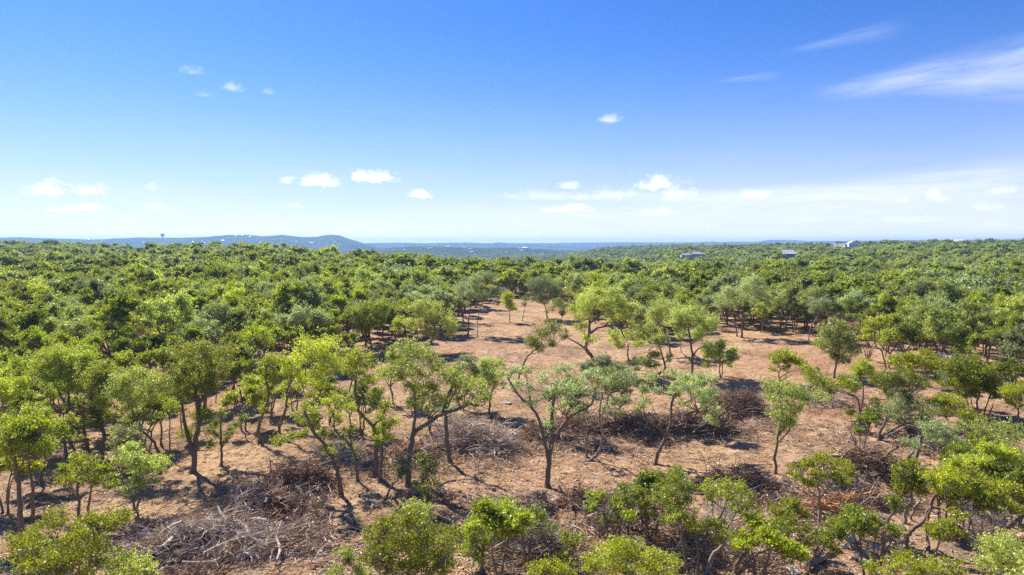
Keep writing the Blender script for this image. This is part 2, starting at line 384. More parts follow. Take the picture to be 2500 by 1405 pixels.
class Wood:
    """collects tapered tubes"""
    def __init__(s): s.v = []; s.f = []; s.n = 0
    def tube(s, pts, rad, sides=5, cap=False):
        pts = np.asarray(pts, float); k = len(pts)
        if k < 2: return
        rad = np.asarray(rad, float) if hasattr(rad, '__len__') else np.full(k, rad)
        t = np.gradient(pts, axis=0); t /= np.linalg.norm(t, axis=1)[:, None] + 1e-9
        ref = np.array([.31, .17, .94]) if abs(t[0][2]) < .9 else np.array([.95, .2, .1])
        a = np.cross(t, ref); a /= np.linalg.norm(a, axis=1)[:, None] + 1e-9
        b = np.cross(t, a)
        an = np.linspace(0, 2 * np.pi, sides, endpoint=False)
        ring = pts[:, None, :] + rad[:, None, None] * (np.cos(an)[None, :, None] * a[:, None, :] + np.sin(an)[None, :, None] * b[:, None, :])
        s.v.append(ring.reshape(-1, 3))
        i, j = np.meshgrid(np.arange(k - 1), np.arange(sides), indexing='ij')
        p = s.n + i * sides + j; q = s.n + i * sides + (j + 1) % sides
        s.f.append(np.stack([p, q, q + sides, p + sides], -1).reshape(-1, 4))
        s.n += k * sides
    def mesh(s, name, mat, smooth=True):
        v = np.concatenate(s.v); f = np.concatenate(s.f)
        return mesh_from(name, v, f.ravel(), np.full(len(f), 4), [mat], smooth=smooth)

def tri_leaves(cent, size, g, up=.5, outward=None, elong=1.0):
    """one small triangle per leaf, returns (verts, n)"""
    n = len(cent)
    t = g.normal(size=(n, 3))
    if outward is not None: t = t * .55 + outward
    t /= np.linalg.norm(t, axis=1)[:, None] + 1e-9
    nn = g.normal(size=(n, 3)); nn[:, 2] += up * np.where(nn[:, 2] >= 0, 1, -1) * 1.2
    b = np.cross(nn, t); b /= np.linalg.norm(b, axis=1)[:, None] + 1e-9
    s = size * g.uniform(.65, 1.3, n)[:, None]
    v = np.empty((n, 3, 3))
    v[:, 0] = cent + t * s * .75 * elong
    v[:, 1] = cent - t * s * .35 * elong + b * s * .52
    v[:, 2] = cent - t * s * .35 * elong - b * s * .52
    return v.reshape(-1, 3)

def link(name, me, parent=None, loc=None):
    o = bpy.data.objects.new(name, me); C.objects.link(o)
    if parent is not None: o.parent = parent
    if loc is not None: o.location = loc
    return o

def empty(name, loc, label=None, cat=None, group=None):
    o = bpy.data.objects.new(name, None); C.objects.link(o); o.location = loc; o.empty_display_size = .3
    if label: o['label'] = label
    if cat: o['category'] = cat
    if group: o['group'] = group
    return o

def curve(p, q, g, k=6, bend=.18, sag=0.0):
    """points of a crooked limb from p to q"""
    p = np.asarray(p, float); q = np.asarray(q, float); L = np.linalg.norm(q - p)
    t = np.linspace(0, 1, k)[:, None]
    off = g.normal(size=3) * bend * L; off2 = g.normal(size=3) * bend * .5 * L
    pts = p + (q - p) * t + off * (t * (1 - t)) * 2 + off2 * np.sin(t * np.pi * 2) * .5
    pts[:, 2] += -sag * L * (4 * t * (1 - t))[:, 0] * .5
    return pts
# ------------------------------------------------------------------ the ground sheet
def polar_grid(az, rad, zf, name, mat):
    A, D = np.meshgrid(az, rad, indexing='ij')
    x = D * np.sin(A); y = D * np.cos(A); z = zf(x, y)
    v = np.stack([x, y, z], -1).reshape(-1, 3); na, nr = A.shape
    i, j = np.meshgrid(np.arange(na - 1), np.arange(nr - 1), indexing='ij')
    p = i * nr + j
    f = np.stack([p, p + 1, p + nr + 1, p + nr], -1).reshape(-1, 4)
    me = mesh_from(name, v, f.ravel(), np.full(len(f), 4), [mat], smooth=True)
    return me, v

fine = np.radians(np.linspace(-42, 42, 560))
rest = np.radians(np.linspace(42, 318, 90))[1:]
az_all = np.concatenate([fine, rest])
az_all[-1] = fine[0] + 2 * math.pi
rad_all = np.concatenate([[0.0, 6, 14, 22], 30 * (1.0052 ** np.arange(0, 442)), ])
r_ = rad_all[-1]; steps = []
while r_ < 10500:
    r_ *= 1.03; steps.append(r_)
rad_all = np.concatenate([rad_all, steps])
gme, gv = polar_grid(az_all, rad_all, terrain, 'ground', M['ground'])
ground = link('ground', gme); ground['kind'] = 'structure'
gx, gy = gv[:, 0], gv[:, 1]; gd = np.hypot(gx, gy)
# woodland floor everywhere but in the mulched clearing
def open_mask(x, y, z):
    dz = z - CAM_Z; c, s = math.cos(PITCH), math.sin(PITCH)
    f = np.maximum(y * c - dz * s, .1); up = y * s + dz * c
    return 1250 + FPX * x / f, 702.5 - FPX * up / f
px_, py_ = open_mask(gx, gy, gv[:, 2])
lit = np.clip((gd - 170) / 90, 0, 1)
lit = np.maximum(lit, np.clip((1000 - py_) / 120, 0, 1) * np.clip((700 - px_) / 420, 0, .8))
lit = np.maximum(lit, .75 * np.exp(-(((px_ - 60) / 230) ** 2 + ((py_ - 1190) / 140) ** 2)))
lit = np.maximum(lit, .8 * np.exp(-(((px_ - 2350) / 300) ** 2 + ((py_ - 1320) / 160) ** 2)))
lit = np.maximum(lit, .7 * np.exp(-(((px_ - 2520) / 260) ** 2 + ((py_ - 980) / 90) ** 2)))
lit = np.maximum(lit, .55 * np.exp(-(((px_ - 1420) / 150) ** 2 + ((py_ - 1190) / 90) ** 2)))
lit = np.maximum(lit, .5 * np.exp(-(((px_ - 1180) / 170) ** 2 + ((py_ - 850) / 60) ** 2)))
lit[gy < 5] = .6
gr = .95 * np.exp(-(((px_ - 1960) / 90) ** 2 + ((py_ - 772) / 20) ** 2)) + .5 * np.exp(-(((px_ - 60) / 90) ** 2 + ((py_ - 960) / 40) ** 2)) + .35 * np.exp(-(((px_ - 2480) / 140) ** 2 + ((py_ - 1330) / 90) ** 2))
gr[gy < 5] = 0
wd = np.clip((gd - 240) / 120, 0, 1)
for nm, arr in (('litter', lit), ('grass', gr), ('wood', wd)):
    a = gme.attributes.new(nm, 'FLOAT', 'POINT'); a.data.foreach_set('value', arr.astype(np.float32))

# ------------------------------------------------------------------ far hills
def hill_material():
    m, t = new_mat('far_wooded_hills')
    co = t.node('ShaderNodeTexCoord').outputs['Object']
    a = t.noise(co, .004, 8, .7); b = t.noise(co, .03, 5, .8)
    c = t.mix(t.ramp(a, .38, .62), (0.020, 0.036, 0.012), (0.085, 0.115, 0.036))
    c = t.mix(t.ramp(b, .4, .62, 0, .6), c, (0.14, 0.165, 0.07))
    v = t.node('ShaderNodeTexVoronoi'); t.l.new(co, v.inputs['Vector']); v.inputs['Scale'].default_value = .012
    c = t.mix(t.m('MULTIPLY', t.ramp(v.outputs['Distance'], .22, .12), t.ramp(t.noise(co, .0012, 3, .5), .5, .62)), c, (0.34, 0.31, 0.26))
    p = t.node('ShaderNodeBsdfPrincipled'); t.put(p.inputs['Base Color'], c); p.inputs['Roughness'].default_value = 1; p.inputs['Specular IOR Level'].default_value = 0
    bp = t.node('ShaderNodeBump'); bp.inputs['Distance'].default_value = 14; t.l.new(b, bp.inputs['Height']); t.l.new(bp.outputs[0], p.inputs['Normal'])
    o = t.node('ShaderNodeOutputMaterial'); t.l.new(p.outputs[0], o.inputs[0]); return m
M['hill'] = hill_material()
RIDGES = [
 (4700, 900, [(-900,588),(-300,584),(0,581),(50,580),(150,583.5),(235,585.5),(270,583.5),(340,580.5),(395,581),(450,581),(500,579.5),(530,576.5),(560,574.5),(610,574),(640,578),(665,576.5),(690,574),(715,577),(740,580),(775,579),(800,574.5),(815,573.5),(832,576),(850,583),(865,587),(885,593),(920,604),(1000,618),(1100,632),(3000,640)]),
 (6600, 1000, [(-900,612),(600,612),(800,600),(880,594.5),(930,594),(970,593),(1030,594.5),(1075,595.5),(1110,595),(1160,594.8),(1195,594.5),(1212,592.8),(1220,592.2),(1232,593.6),(1260,595.3),(1320,597),(1420,602),(1500,612),(3300,614)]),
 (3000, 480, [(-900,640),(850,640),(940,606),(1000,603),(1060,601.5),(1120,604),(1180,606.5),(1240,604.5),(1300,608),(1360,611),(1450,614),(1560,628),(1800,640),(3300,640)]),
 (8300, 1100, [(-900,600),(900,600),(1040,594.5),(1100,592.8),(1150,593),(1190,594.5),(1250,594.2),(1300,594),(1350,594.2),(1400,593),(1500,592),(1600,592.2),(1700,591.8),(1722,590.2),(1730,591.0),(1738,589.8),(1752,591.4),(1800,590.3),(1845,590.8),(1870,587.2),(1900,586.2),(1925,587),(1950,587.4),(1970,589.2),(2000,588.8),(2050,589),(2100,588),(2200,587),(2300,586.5),(2400,586),(2500,585),(3300,583)]),
]
HILLF = []
for ri, (D, Wd, prof) in enumerate(RIDGES):
    ps = np.array(prof, float)
    def crest(x, y, D=D, ps=ps):
        c = 1250 + FPX * x / np.maximum(y, .2 * np.hypot(x, y))
        row = np.interp(c, ps[:, 0], ps[:, 1])
        return CAM_Z + (EYE_Y - row) / FPX * D * 1.0
    def hz(x, y, D=D, Wd=Wd, crest=crest, ri=ri):
        d = np.hypot(x, y); yk = y / np.maximum(d, 1)
        dist = y            # ridge line runs across the view at depth D
        zc = crest(x, y)
        e = np.exp(-((dist - D) / Wd) ** 2)
        n = fbm(x / 420, y / 420, 5, 60 + ri)
        return -60 + (zc + 60) * e + (n * 40 * e * (1 - e) * 2 + fbm(x / 45, y / 45, 2, 70 + ri) * 2.2 * D / 6000 * e)
    HILLF.append((D, Wd, hz))
    xs = np.linspace(-1.15 * D, 1.15 * D, 520); ys = np.linspace(D - 2.1 * Wd, D + 1.6 * Wd, 44)
    A, B_ = np.meshgrid(xs, ys, indexing='ij'); z = hz(A, B_)
    v = np.stack([A, B_, z], -1).reshape(-1, 3); na, nb_ = A.shape
    i, j = np.meshgrid(np.arange(na - 1), np.arange(nb_ - 1), indexing='ij'); p = i * nb_ + j
    f = np.stack([p, p + nb_, p + nb_ + 1, p + 1], -1).reshape(-1, 4)
    h = link('hills', mesh_from('hills', v, f.ravel(), np.full(len(f), 4), [M['hill']], smooth=True)); h['kind'] = 'structure'

def surf(x, y):
    z = tz(x, y)
    for D, Wd, hz in HILLF:
        if D - 2.1 * Wd < y < D + 1.6 * Wd: z = max(z, float(hz(np.array([x]), np.array([y]))[0]))
    return z
def surf_px(px, py, dmin=600, dmax=14000):
    """first point of ground or hills seen at a picture point, beyond dmin"""
    d = np.array(px_dir(px, py)); d = d / d[1]; t = dmin * 1.006 ** np.arange(0, int(math.log(dmax / dmin) / math.log(1.006)))
    p = np.array((0, 0, CAM_Z)) + d * t[:, None]; z = terrain(p[:, 0], p[:, 1])
    for D, Wd, hz in HILLF:
        m = (p[:, 1] > D - 2.1 * Wd) & (p[:, 1] < D + 1.6 * Wd)
        if m.any(): z[m] = np.maximum(z[m], hz(p[m, 0], p[m, 1]))
    b = np.nonzero(p[:, 2] < z)[0]
    return Vector(p[b[0]]) if len(b) else None
# ------------------------------------------------------------------ trees
class Tree:
    def __init__(s, g, kind, leaf, lsize=.13, dens=1.0):
        s.g = g; s.kind = kind; s.w = Wood(); s.tw = Wood(); s.nodes = []; s.rad = []; s.leaf = leaf; s.lv = []; s.lsize = lsize; s.dens = dens
    def limb(s, pts, r0, r1, sides=6, rough=.06):
        """a limb through the given points, smoothed, thick at the start"""
        P = np.asarray(pts, float)
        if len(P) > 2:
            out = []
            Q = np.vstack([2 * P[0] - P[1], P, 2 * P[-1] - P[-2]])
            for i in range(len(P) - 1):
                for t in np.linspace(0, 1, 5)[:-1]:
                    a, b, c, d = Q[i:i + 4]
                    out.append(.5 * ((2 * b) + (c - a) * t + (2 * a - 5 * b + 4 * c - d) * t * t + (3 * b - a - 3 * c + d) * t ** 3))
            out.append(P[-1]); P2 = np.array(out)
        else:
            P2 = np.array([P[0] + (P[1] - P[0]) * t for t in np.linspace(0, 1, 6)])
        P2[1:-1] += s.g.normal(size=P2[1:-1].shape) * rough * .5
        rr = np.linspace(r0, r1, len(P2)) * s.g.uniform(.92, 1.08, len(P2))
        s.w.tube(P2, rr, sides)
        s.nodes += list(P2); s.rad += list(rr)
        return P2
    def attach(s, q, rise=.35):
        N = np.array(s.nodes); d = np.linalg.norm(N - q, axis=1)
        pen = d + np.maximum(0, N[:, 2] - q[2] + .1) * 1.5 + np.maximum(0, .9 - N[:, 2]) * 3.0
        i = int(np.argmin(pen)); return i
    def puff(s, c, r, n=None, flat=.75):
        """one clump of foliage: a limb reaching it, twigs, sub-clumps of leaves"""
        g = s.g; c = np.asarray(c, float)
        root = c - np.array([0, 0, r * .35])
        i = s.attach(root); p = s.nodes[i]; r0 = min(s.rad[i] * .75, .018 + .028 * np.linalg.norm(root - p) + .02 * r)
        L = np.linalg.norm(root - p)
        pts = curve(p, root, g, 6 if L > 1 else 4, .16, .12)
        rr = np.linspace(r0, .014, len(pts))
        s.w.tube(pts, rr, 5 if r0 > .04 else 4)
        s.nodes += list(pts[2:]); s.rad += list(rr[2:])
        juni = s.kind == 'juniper'
        k = int((8 if juni else 8) * max(.6, min(1.9, r / .65)) * s.dens ** .5) + 1
        sub = g.normal(size=(k, 3)); sub /= np.linalg.norm(sub, axis=1)[:, None] + 1e-9
        sub[:, 2] = sub[:, 2] * flat + (.28 if juni else .12)
        sub = c + sub * r * g.uniform(.45, 1.0, k)[:, None]
        per = int(((46 if juni else 40) if n is None else n) * s.dens * max(.5, min(2.4, (r / .65) ** 1.5)) * (.13 / s.lsize) ** 1.5)
        if juni:
            sg = r * .27
            cc = np.repeat(sub, per, 0) + g.normal(size=(k * per, 3)) * sg * np.array([1, 1, .62])
            out = cc - np.repeat(sub, per, 0) * .5 - c * .5; out[:, 2] += .25 * r
            out /= np.linalg.norm(out, axis=1)[:, None] + 1e-9
            s.lv.append(tri_leaves(cc, s.lsize * .95, g, .3, out, 1.25))
        else:
            sg = r * .25
            cc = np.repeat(sub, per, 0) + g.normal(size=(k * per, 3)) * sg * np.array([1, 1, .75])
            s.lv.append(tri_leaves(cc, s.lsize, g, .55))
        # loose shoots standing off the clump break up its outline
        ks = max(3, int(k * .9)); sh = g.normal(size=(ks, 3)); sh /= np.linalg.norm(sh, axis=1)[:, None]; sh[:, 2] = sh[:, 2] * .8 + .25
        sh = c + sh * r * g.uniform(.95, 1.55, ks)[:, None]; ps_ = max(6, int(per * .22))
        s.lv.append(tri_leaves(np.repeat(sh, ps_, 0) + g.normal(size=(ks * ps_, 3)) * r * .10, s.lsize * .95, g, .4))
        for q in sub[::1 if juni else 2]:
            b = g.integers(1, len(pts)); s.tw.tube(np.array([pts[b], (pts[b] + q) / 2 + g.normal(size=3) * .08 * r, q]), [.018, .013, .006], 3)
        # bare grey twigs under and inside the clump
        for _ in range(int((9 if juni else 2) * (r / .6) * min(1, s.dens))):
            b = g.integers(max(0, len(pts) - 3), len(pts)); d = g.normal(size=3); d[2] = -abs(d[2]) * .25 + .15; d /= np.linalg.norm(d)
            e = pts[b] + d * r * g.uniform(.6, 1.45)
            s.tw.tube(np.array([pts[b], (pts[b] + e) / 2 + g.normal(size=3) * .06 * r, e]), [.013, .010, .004], 3)
    def sprouts(s, P, n, r=.17):
        """leafy shoots along a limb"""
        g = s.g
        for _ in range(n):
            i = g.integers(0, len(P)); c = P[i] + g.normal(size=3) * np.array([.14, .14, .2])
            k = int(34 * s.dens)
            s.lv.append(tri_leaves(c + g.normal(size=(k, 3)) * r, s.lsize * .9, g, .5))
    def build(s, name, loc, bark, twig='twig_grey', parent=None, label=None, cat='tree', group=None, crown='crown'):
        root = empty(name, loc, label, cat, group)
        link('trunk', s.w.mesh('trunk', M[bark]), root)
        if s.tw.v: link('twigs', s.tw.mesh('twigs', M[twig]), root)['kind'] = 'stuff'
        if s.lv:
            v = np.concatenate(s.lv); n = len(v) // 3
            link(crown, mesh_from('crown', v, np.arange(n * 3), np.full(n, 3), [M[s.leaf]]), root)
        return root
    def joined(s, name, bark):
        """trunk and crown in one mesh, for the far woods"""
        if s.leaf is None: s.w.v += s.tw.v; s.w.f += [x + s.w.n for x in s.tw.f]; s.w.n += s.tw.n
        v = np.concatenate(s.w.v + [x + 0 for x in s.lv]); f = np.concatenate(s.w.f); nw = s.w.n
        nl = sum(len(x) for x in s.lv) // 3
        ff = np.concatenate([f.ravel(), nw + np.arange(nl * 3)]); lt = np.concatenate([np.full(len(f), 4), np.full(nl, 3)])
        return mesh_from(name, v, ff, lt, [M[bark], M[s.leaf]], np.concatenate([np.zeros(len(f)), np.ones(nl)]))

used = []      # (x, y, r) ground already taken

CNT = [0, 0]
def hero(kind, leaf, base, limbs, puffs, label, r0=.17, bark=None, name=None, seed=None, sprout=0, double=.9, spread=None, lean=0.0, extra=(), cat='tree', dy=0, dens=1.0, rs=1.0):
    """a tree whose feet, limbs and leaf clumps were read off the photograph; limbs and clumps get their own depth about the trunk"""
    g = np.random.default_rng(int(base[0] * 7 + base[1] * 13) if seed is None else seed)
    b = ground_px(*base) if base[1] < 1490 else None
    if b is None:
        b = ground_px(base[0], base[1])
    B = np.array(b)
    used.append((B[0], B[1], 1.6))
    near = math.hypot(B[0], B[1]) < 75
    t = Tree(g, kind, leaf, (.062 if math.hypot(B[0], B[1]) < 39 else .078 if near else .105), dens)
    sc = math.hypot(B[0], B[1]) / FPX         # metres per picture pixel at this tree
    xs = [p[0] for p in puffs] or [0]
    hw = (max(xs) - min(xs)) / 2 * sc + .5
    D = spread if spread is not None else max(.8, min(2.6, hw * .85))
    first = True
    for li, L in enumerate(limbs):
        dep = 0.0 if first else g.uniform(-1, 1) * D * .6
        P = []
        for k, (px, py) in enumerate(L):
            f = k / max(1, len(L) - 1)
            if first and k == 0: P.append(np.zeros(3)); continue
            q = np.array(at_depth(px, py, B[1] + dep * f + lean * f)) - B
            P.append(q)
        if first:
            P[0][2] = -.25
            rr0, rr1 = r0, r0 * .5
            # flared foot
            t.w.tube(np.array([[0, 0, -.3], [0, 0, .0], list(P[0] * 0 + (P[1] - P[0]) * .12)]), [r0 * 2.3, r0 * 1.5, r0], 8)
        elif li in extra:      # another stem from the ground
            g0 = ground_px(*L[0]); P[0] = np.array(g0) - B; P[0][2] -= .2
            rr0, rr1 = r0 * .8, r0 * .35
        else:
            i = int(np.argmin(np.linalg.norm(np.array(t.nodes) - P[0], axis=1))); P[0] = t.nodes[i]; rr0 = t.rad[i] * .82; rr1 = rr0 * .42
        PP = t.limb(P, rr0, rr1, 7 if first else 6)
        if sprout: t.sprouts(PP[len(PP) // 3:], int(sprout * len(PP) / 9))
        first = False
    ps = []
    for (px, py, pr) in puffs:
        o1 = g.uniform(-1, 1) * D
        ps.append((px, py, pr * rs, o1))
        if g.random() < double: ps.append((px + g.normal() * 5, py + g.normal() * 4, pr * rs * g.uniform(.7, .95), -o1 * g.uniform(.4, 1)))
    q = [(np.array(at_depth(a, b_, B[1] + o)) - B, max(.36, c_ * sc * (1.08 if kind == 'oak' else 1.15) * g.uniform(.72, 1.3))) for (a, b_, c_, o) in ps]
    q.sort(key=lambda z: min(np.linalg.norm(np.array(t.nodes) - z[0], axis=1)))
    for c_, r in q: t.puff(c_, r)
    return t.build(name or ('oak_tree' if kind == 'oak' else 'juniper_tree'), B, bark or ('bark_oak' if kind == 'oak' else 'bark_juniper'), label=label, cat=cat)

OB, OM, OP, JU, JG = 'oak_bright', 'oak_mid', 'oak_pale', 'juniper', 'juniper_gold'
def heroes():
    H = hero
    # ---- left edge
    H('juniper', JU, (56,1306), [[(56,1306),(48,1235),(41,1166),(36,1115)],[(40,1150),(70,1110)]], [(30,1060,30),(72,1075,30),(105,1100,18),(20,1098,22),(92,1050,20),(50,1040,20),(8,1075,20)], 'tall slim juniper at the left edge with a bare dark trunk and flat crown', .15)
    H('juniper', JU, (77,1278), [[(77,1278),(79,1215),(77,1175),(71,1136)]], [(88,1080,20),(110,1100,18),(70,1105,18),(60,1090,16)], 'thin juniper just right of the tall slim one at the left edge', .11)
    H('juniper', JU, (194,1274), [[(194,1274),(192,1230),(189,1187),(188,1150)],[(189,1190),(215,1160)],[(215,1256),(219,1220),(222,1185)]], [(165,1160,16),(190,1122,18),(213,1138,18),(250,1150,18),(230,1172,16),(268,1178,12),(180,1145,16),(160,1178,12)], 'small two-stemmed juniper above the leafy clump in the bottom left corner', .10, extra=(2,))
    H('oak', OB, (245,1118), [[(245,1118),(252,1090),(254,1058),(244,1030),(240,985)],[(254,1062),(285,1058)],[(215,1097),(209,1075),(206,1054),(196,1020)],[(244,1030),(225,985),(222,950)]],
      [(240,930,24),(215,955,22),(250,988,22),(225,1008,18),(262,950,20),(270,1018,15),(200,1030,14),(235,1035,14),(245,905,20),(280,925,18)], 'bright oak with several dark stems joined at the foot, far left foreground', .18, extra=(2,), sprout=7)
    H('oak', OB, (172,1082), [[(172,1082),(170,1035),(170,994),(165,940)],[(170,1000),(140,950),(125,920)]], [(100,890,22),(130,873,25),(160,878,25),(120,918,18),(155,912,22),(182,942,18),(145,950,15),(190,890,22),(215,870,20),(205,910,18)], 'tall bright oak with one straight dark stem at left, crown merging with the woods', .15, sprout=3)
    H('oak', OB, (164,1127), [[(164,1127),(160,1095),(152,1066),(130,1045),(95,1025)]], [(75,1000,20),(100,1018,22),(130,1040,18),(60,1028,16),(150,1058,12),(85,1040,14)], 'leaning oak at left whose trunk bends left into a low green crown', .13, sprout=3)
    H('oak', OB, (28,1090), [[(28,1090),(30,1040),(25,1000)]], [(10,950,22),(32,968,22),(20,1008,18),(48,990,16),(65,960,14),(55,935,16)], 'bright oak cut by the left edge of the picture', .14, sprout=2)
    H('oak', OM, (407,1144), [[(407,1144),(396,1119),(375,1080),(344,1045),(327,1012),(322,975)],[(344,1045),(365,1000)]], [(300,930,25),(340,918,25),(370,933,23),(330,963,22),(370,973,18),(292,958,20),(312,985,16)], 'oak with a long crooked trunk bending up and left over the tan mulch', .13, bark='bark_juniper')
    H('oak', OP, (318,1180), [[(318,1180),(322,1140),(315,1100)]], [(298,1060,20),(320,1088,22),(340,1108,20),(300,1110,18),(312,1140,14),(290,1085,14),(330,1050,14)], 'drooping blue-green oak sapling left of the crooked-trunked oak', .07)
    H('oak', OB, (471,1153), [[(471,1153),(476,1101),(484,1041),(484,994),(478,950),(484,905)],[(484,994),(510,950),(525,910)],[(478,950),(450,905)],[(470,1120),(458,1060),(448,1015),(446,980)]],
      [(450,862,26),(490,853,24),(522,880,24),(550,862,17),(540,900,16),(438,900,22),(420,925,20),(470,928,22),(500,940,22),(515,913,18),(430,958,17),(455,968,16),(500,1013,18),(515,1048,17),(452,1060,14),(510,1088,13),(470,890,20),(400,950,14)], 'large bright oak with a thick black trunk on the left of the tan mulch', .21, sprout=8)
    H('oak', OM, (540,1138), [[(540,1138),(540,1100),(540,1060),(538,1010)],[(540,1100),(560,1060),(592,1022)]], [(590,1024,9),(577,1038,9),(562,1054,9),(540,1008,9),(530,1032,9),(526,1060,10),(550,1075,8)], 'small leafy oak stem with an arm reaching right, beside the black-trunked oak', .10, sprout=7)
    H('juniper', JU, (394,1088), [[(394,1088),(394,1045),(394,1005)]], [(394,985,18),(375,995,15),(412,992,14)], 'straight bare-stemmed juniper behind the crooked-trunked oak', .09)
    H('juniper', JU, (418,1119), [[(418,1119),(413,1060),(415,1005)]], [(418,990,14),(430,1000,12)], 'thin reddish juniper stem left of the thick black-trunked oak', .06)
    # ---- bare-crowned trees at the edge of the woods
    H('juniper', 'needle_dead', (564,975), [[(564,975),(570,930),(576,880),(578,850)]], [], 'dead juniper with a bleached twiggy crown at the edge of the left woods', .10, name='dead_juniper')
    H('juniper', JU, (616,992), [[(616,992),(622,930),(630,870),(634,850)],[(630,862),(612,838)],[(632,860),(655,835)]], [(640,820,16),(660,838,13),(612,825,10)], 'half dead juniper with silver bare limbs behind the bright V-shaped oak', .10, bark='bark_pale')
    # ---- bright group left of centre
    H('oak', OB, (633,1084), [[(633,1084),(633,1041),(645,1000),(655,972),(652,930),(650,895)]], [(650,880,17),(662,908,16),(643,918,12),(680,880,15),(655,948,13),(640,1000,9),(668,930,12)], 'slender bright oak with a curved trunk, leafy up its length, left of the wide one', .13, bark='bark_juniper', sprout=9)
    H('oak', OB, (676,1067), [[(676,1067),(686,1030),(698,998),(700,960),(712,925)],[(700,965),(740,940),(745,900)],[(698,998),(712,985),(735,978)]], [(720,880,25),(760,858,28),(802,848,25),(815,890,20),(780,908,25),(740,930,23),(710,913,20),(790,943,16),(760,960,16),(700,890,16)], 'wide bright oak with a full yellow-green crown left of the picture centre', .14, bark='bark_juniper', sprout=5)
    H('oak', OB, (660,1033), [[(660,1033),(666,995),(678,965),(690,950)]], [(695,940,14),(680,950,12)], 'thin reddish oak stem between the slender and the wide bright oaks', .08, bark='bark_juniper')
    H('oak', OB, (768,1040), [[(768,1040),(765,1000),(770,950),(775,920)]], [(775,940,15),(760,980,13),(790,965,13)], 'leaf-clad oak stem standing behind the wide bright oak', .09, sprout=9)
    H('oak', OB, (833,1213), [[(833,1213),(826,1160),(814,1123),(790,1085),(768,1055),(752,1024),(741,994)],[(775,1067),(745,1062),(700,1072)],[(768,1050),(785,1020)]], [(718,1012,14),(745,998,16),(770,1008,16),(665,1078,13),(690,1072,14),(715,1070,12),(742,1062,10),(765,1040,14),(790,1058,10),(805,1105,10),(730,1030,10)], 'leaning oak with a curved trunk and a low flat branch to the left', .15, bark='bark_juniper', sprout=5)
    H('oak', OB, (874,1175), [[(874,1175),(870,1135),(861,1101),(840,1072),(818,1050),(814,1010)],[(855,1090),(855,1030),(850,990)]], [(800,985,15),(825,978,17),(845,998,14),(830,1023,12),(850,1050,9),(812,1008,12),(860,1000,9)], 'thin oak with a crooked trunk right of the leaning curved one', .10, sprout=6)
    H('oak', OB, (916,1162), [[(916,1162),(918,1120),(918,1080),(912,1041),(882,1011),(869,972),(868,930)],[(914,1045),(935,1010),(950,975)],[(916,1060),(945,1045),(962,1030)]], [(850,880,20),(880,868,22),(905,888,20),(870,908,20),(902,928,18),(918,960,14),(935,990,15),(925,1020,14),(945,1040,12),(918,1058,12),(960,1030,10),(848,910,14)], 'tall bright oak with a trunk kinked to the left, one of the twin pair', .17, sprout=7)
    H('oak', OB, (927,1175), [[(927,1175),(931,1130),(933,1093),(936,1050)]], [(938,1045,12),(925,1075,10),(945,1070,9)], 'shorter stem of the twin pair at centre left, leafy at its top', .12, sprout=4)
    H('oak', OM, (996,1187), [[(996,1187),(998,1140),(1002,1101),(1011,1058),(1041,1038),(1080,1012),(1115,1000),(1150,985)],[(1008,1065),(1014,1015),(1011,942)],[(1080,1012),(1095,960),(1110,930)]],
      [(960,868,22),(990,858,24),(1020,862,24),(1045,868,20),(960,908,22),(1000,903,24),(1035,912,24),(1070,898,22),(1090,918,20),(1010,948,22),(1045,953,22),(1110,928,22),(1140,943,23),(1170,950,20),(1185,973,17),(1150,983,19),(1115,973,19),(1080,973,16),(1010,985,18),(1040,1000,14)], 'biggest oak left of centre, leaning right with a wide crown over the brush heap', .20, sprout=3, double=.7)
    H('oak', OP, (1099,1131), [[(1099,1131),(1094,1085),(1088,1032),(1090,990),(1110,930)],[(1090,1000),(1130,920)]], [(1140,878,14),(1150,900,14),(1128,895,12),(1165,915,11),(1100,1000,12),(1075,1000,10)], 'straight dark-trunked oak standing in front of the grey brush heap', .17)
    H('oak', OM, (968,1250), [[(968,1250),(985,1225),(1010,1205),(1035,1170)]], [(1030,1118,17),(1045,1148,20),(1055,1183,19),(1030,1190,17),(1040,1215,14)], 'leafy oak sapling column in front of the biggest oak, left of centre', .06, sprout=2, cat='sapling', name='oak_sapling', rs=1.2)
    H('oak', OP, (938,1222), [[(938,1222),(952,1195),(968,1172),(980,1145)]], [(985,1128,12),(978,1155,13),(992,1150,11)], 'short leaning sapling with a dark stem left of the leafy column', .07, cat='sapling', name='oak_sapling')
    H('oak', OM, (1012,1315), [[(1012,1315),(1015,1280)]], [(1010,1230,18),(1035,1248,19),(1000,1263,17),(1030,1272,15),(985,1250,12)], 'rounded light green sapling directly above the big foreground juniper', .05, cat='sapling', name='oak_sapling', rs=1.2)
    # ---- the central fork-trunked oak and its neighbours
    H('oak', OP, (1336,1190), [[(1336,1190),(1338,1155),(1340,1125),(1344,1090),(1347,1071),(1349,1007),(1357,940)],[(1338,1130),(1326,1063),(1308,1007),(1269,968),(1240,925)],[(1342,1110),(1360,1058),(1398,1015),(1437,994),(1455,960)],[(1300,990),(1290,950),(1285,915)],[(1380,1030),(1395,980)]],
      [(1240,915,12),(1262,903,11),(1285,903,12),(1268,938,13),(1250,948,10),(1292,955,11),(1302,985,10),(1325,925,15),(1350,908,19),(1380,898,19),(1402,923,19),(1360,950,19),(1335,960,15),(1390,958,19),(1420,950,19),(1440,918,19),(1450,958,19),(1420,988,15),(1380,995,13),(1350,1000,11),(1478,930,16),(1340,1030,8)], 'central oak with a pale trunk forking into three upright limbs, crown open on the left', .20, bark='bark_juniper', sprout=4, double=.5)
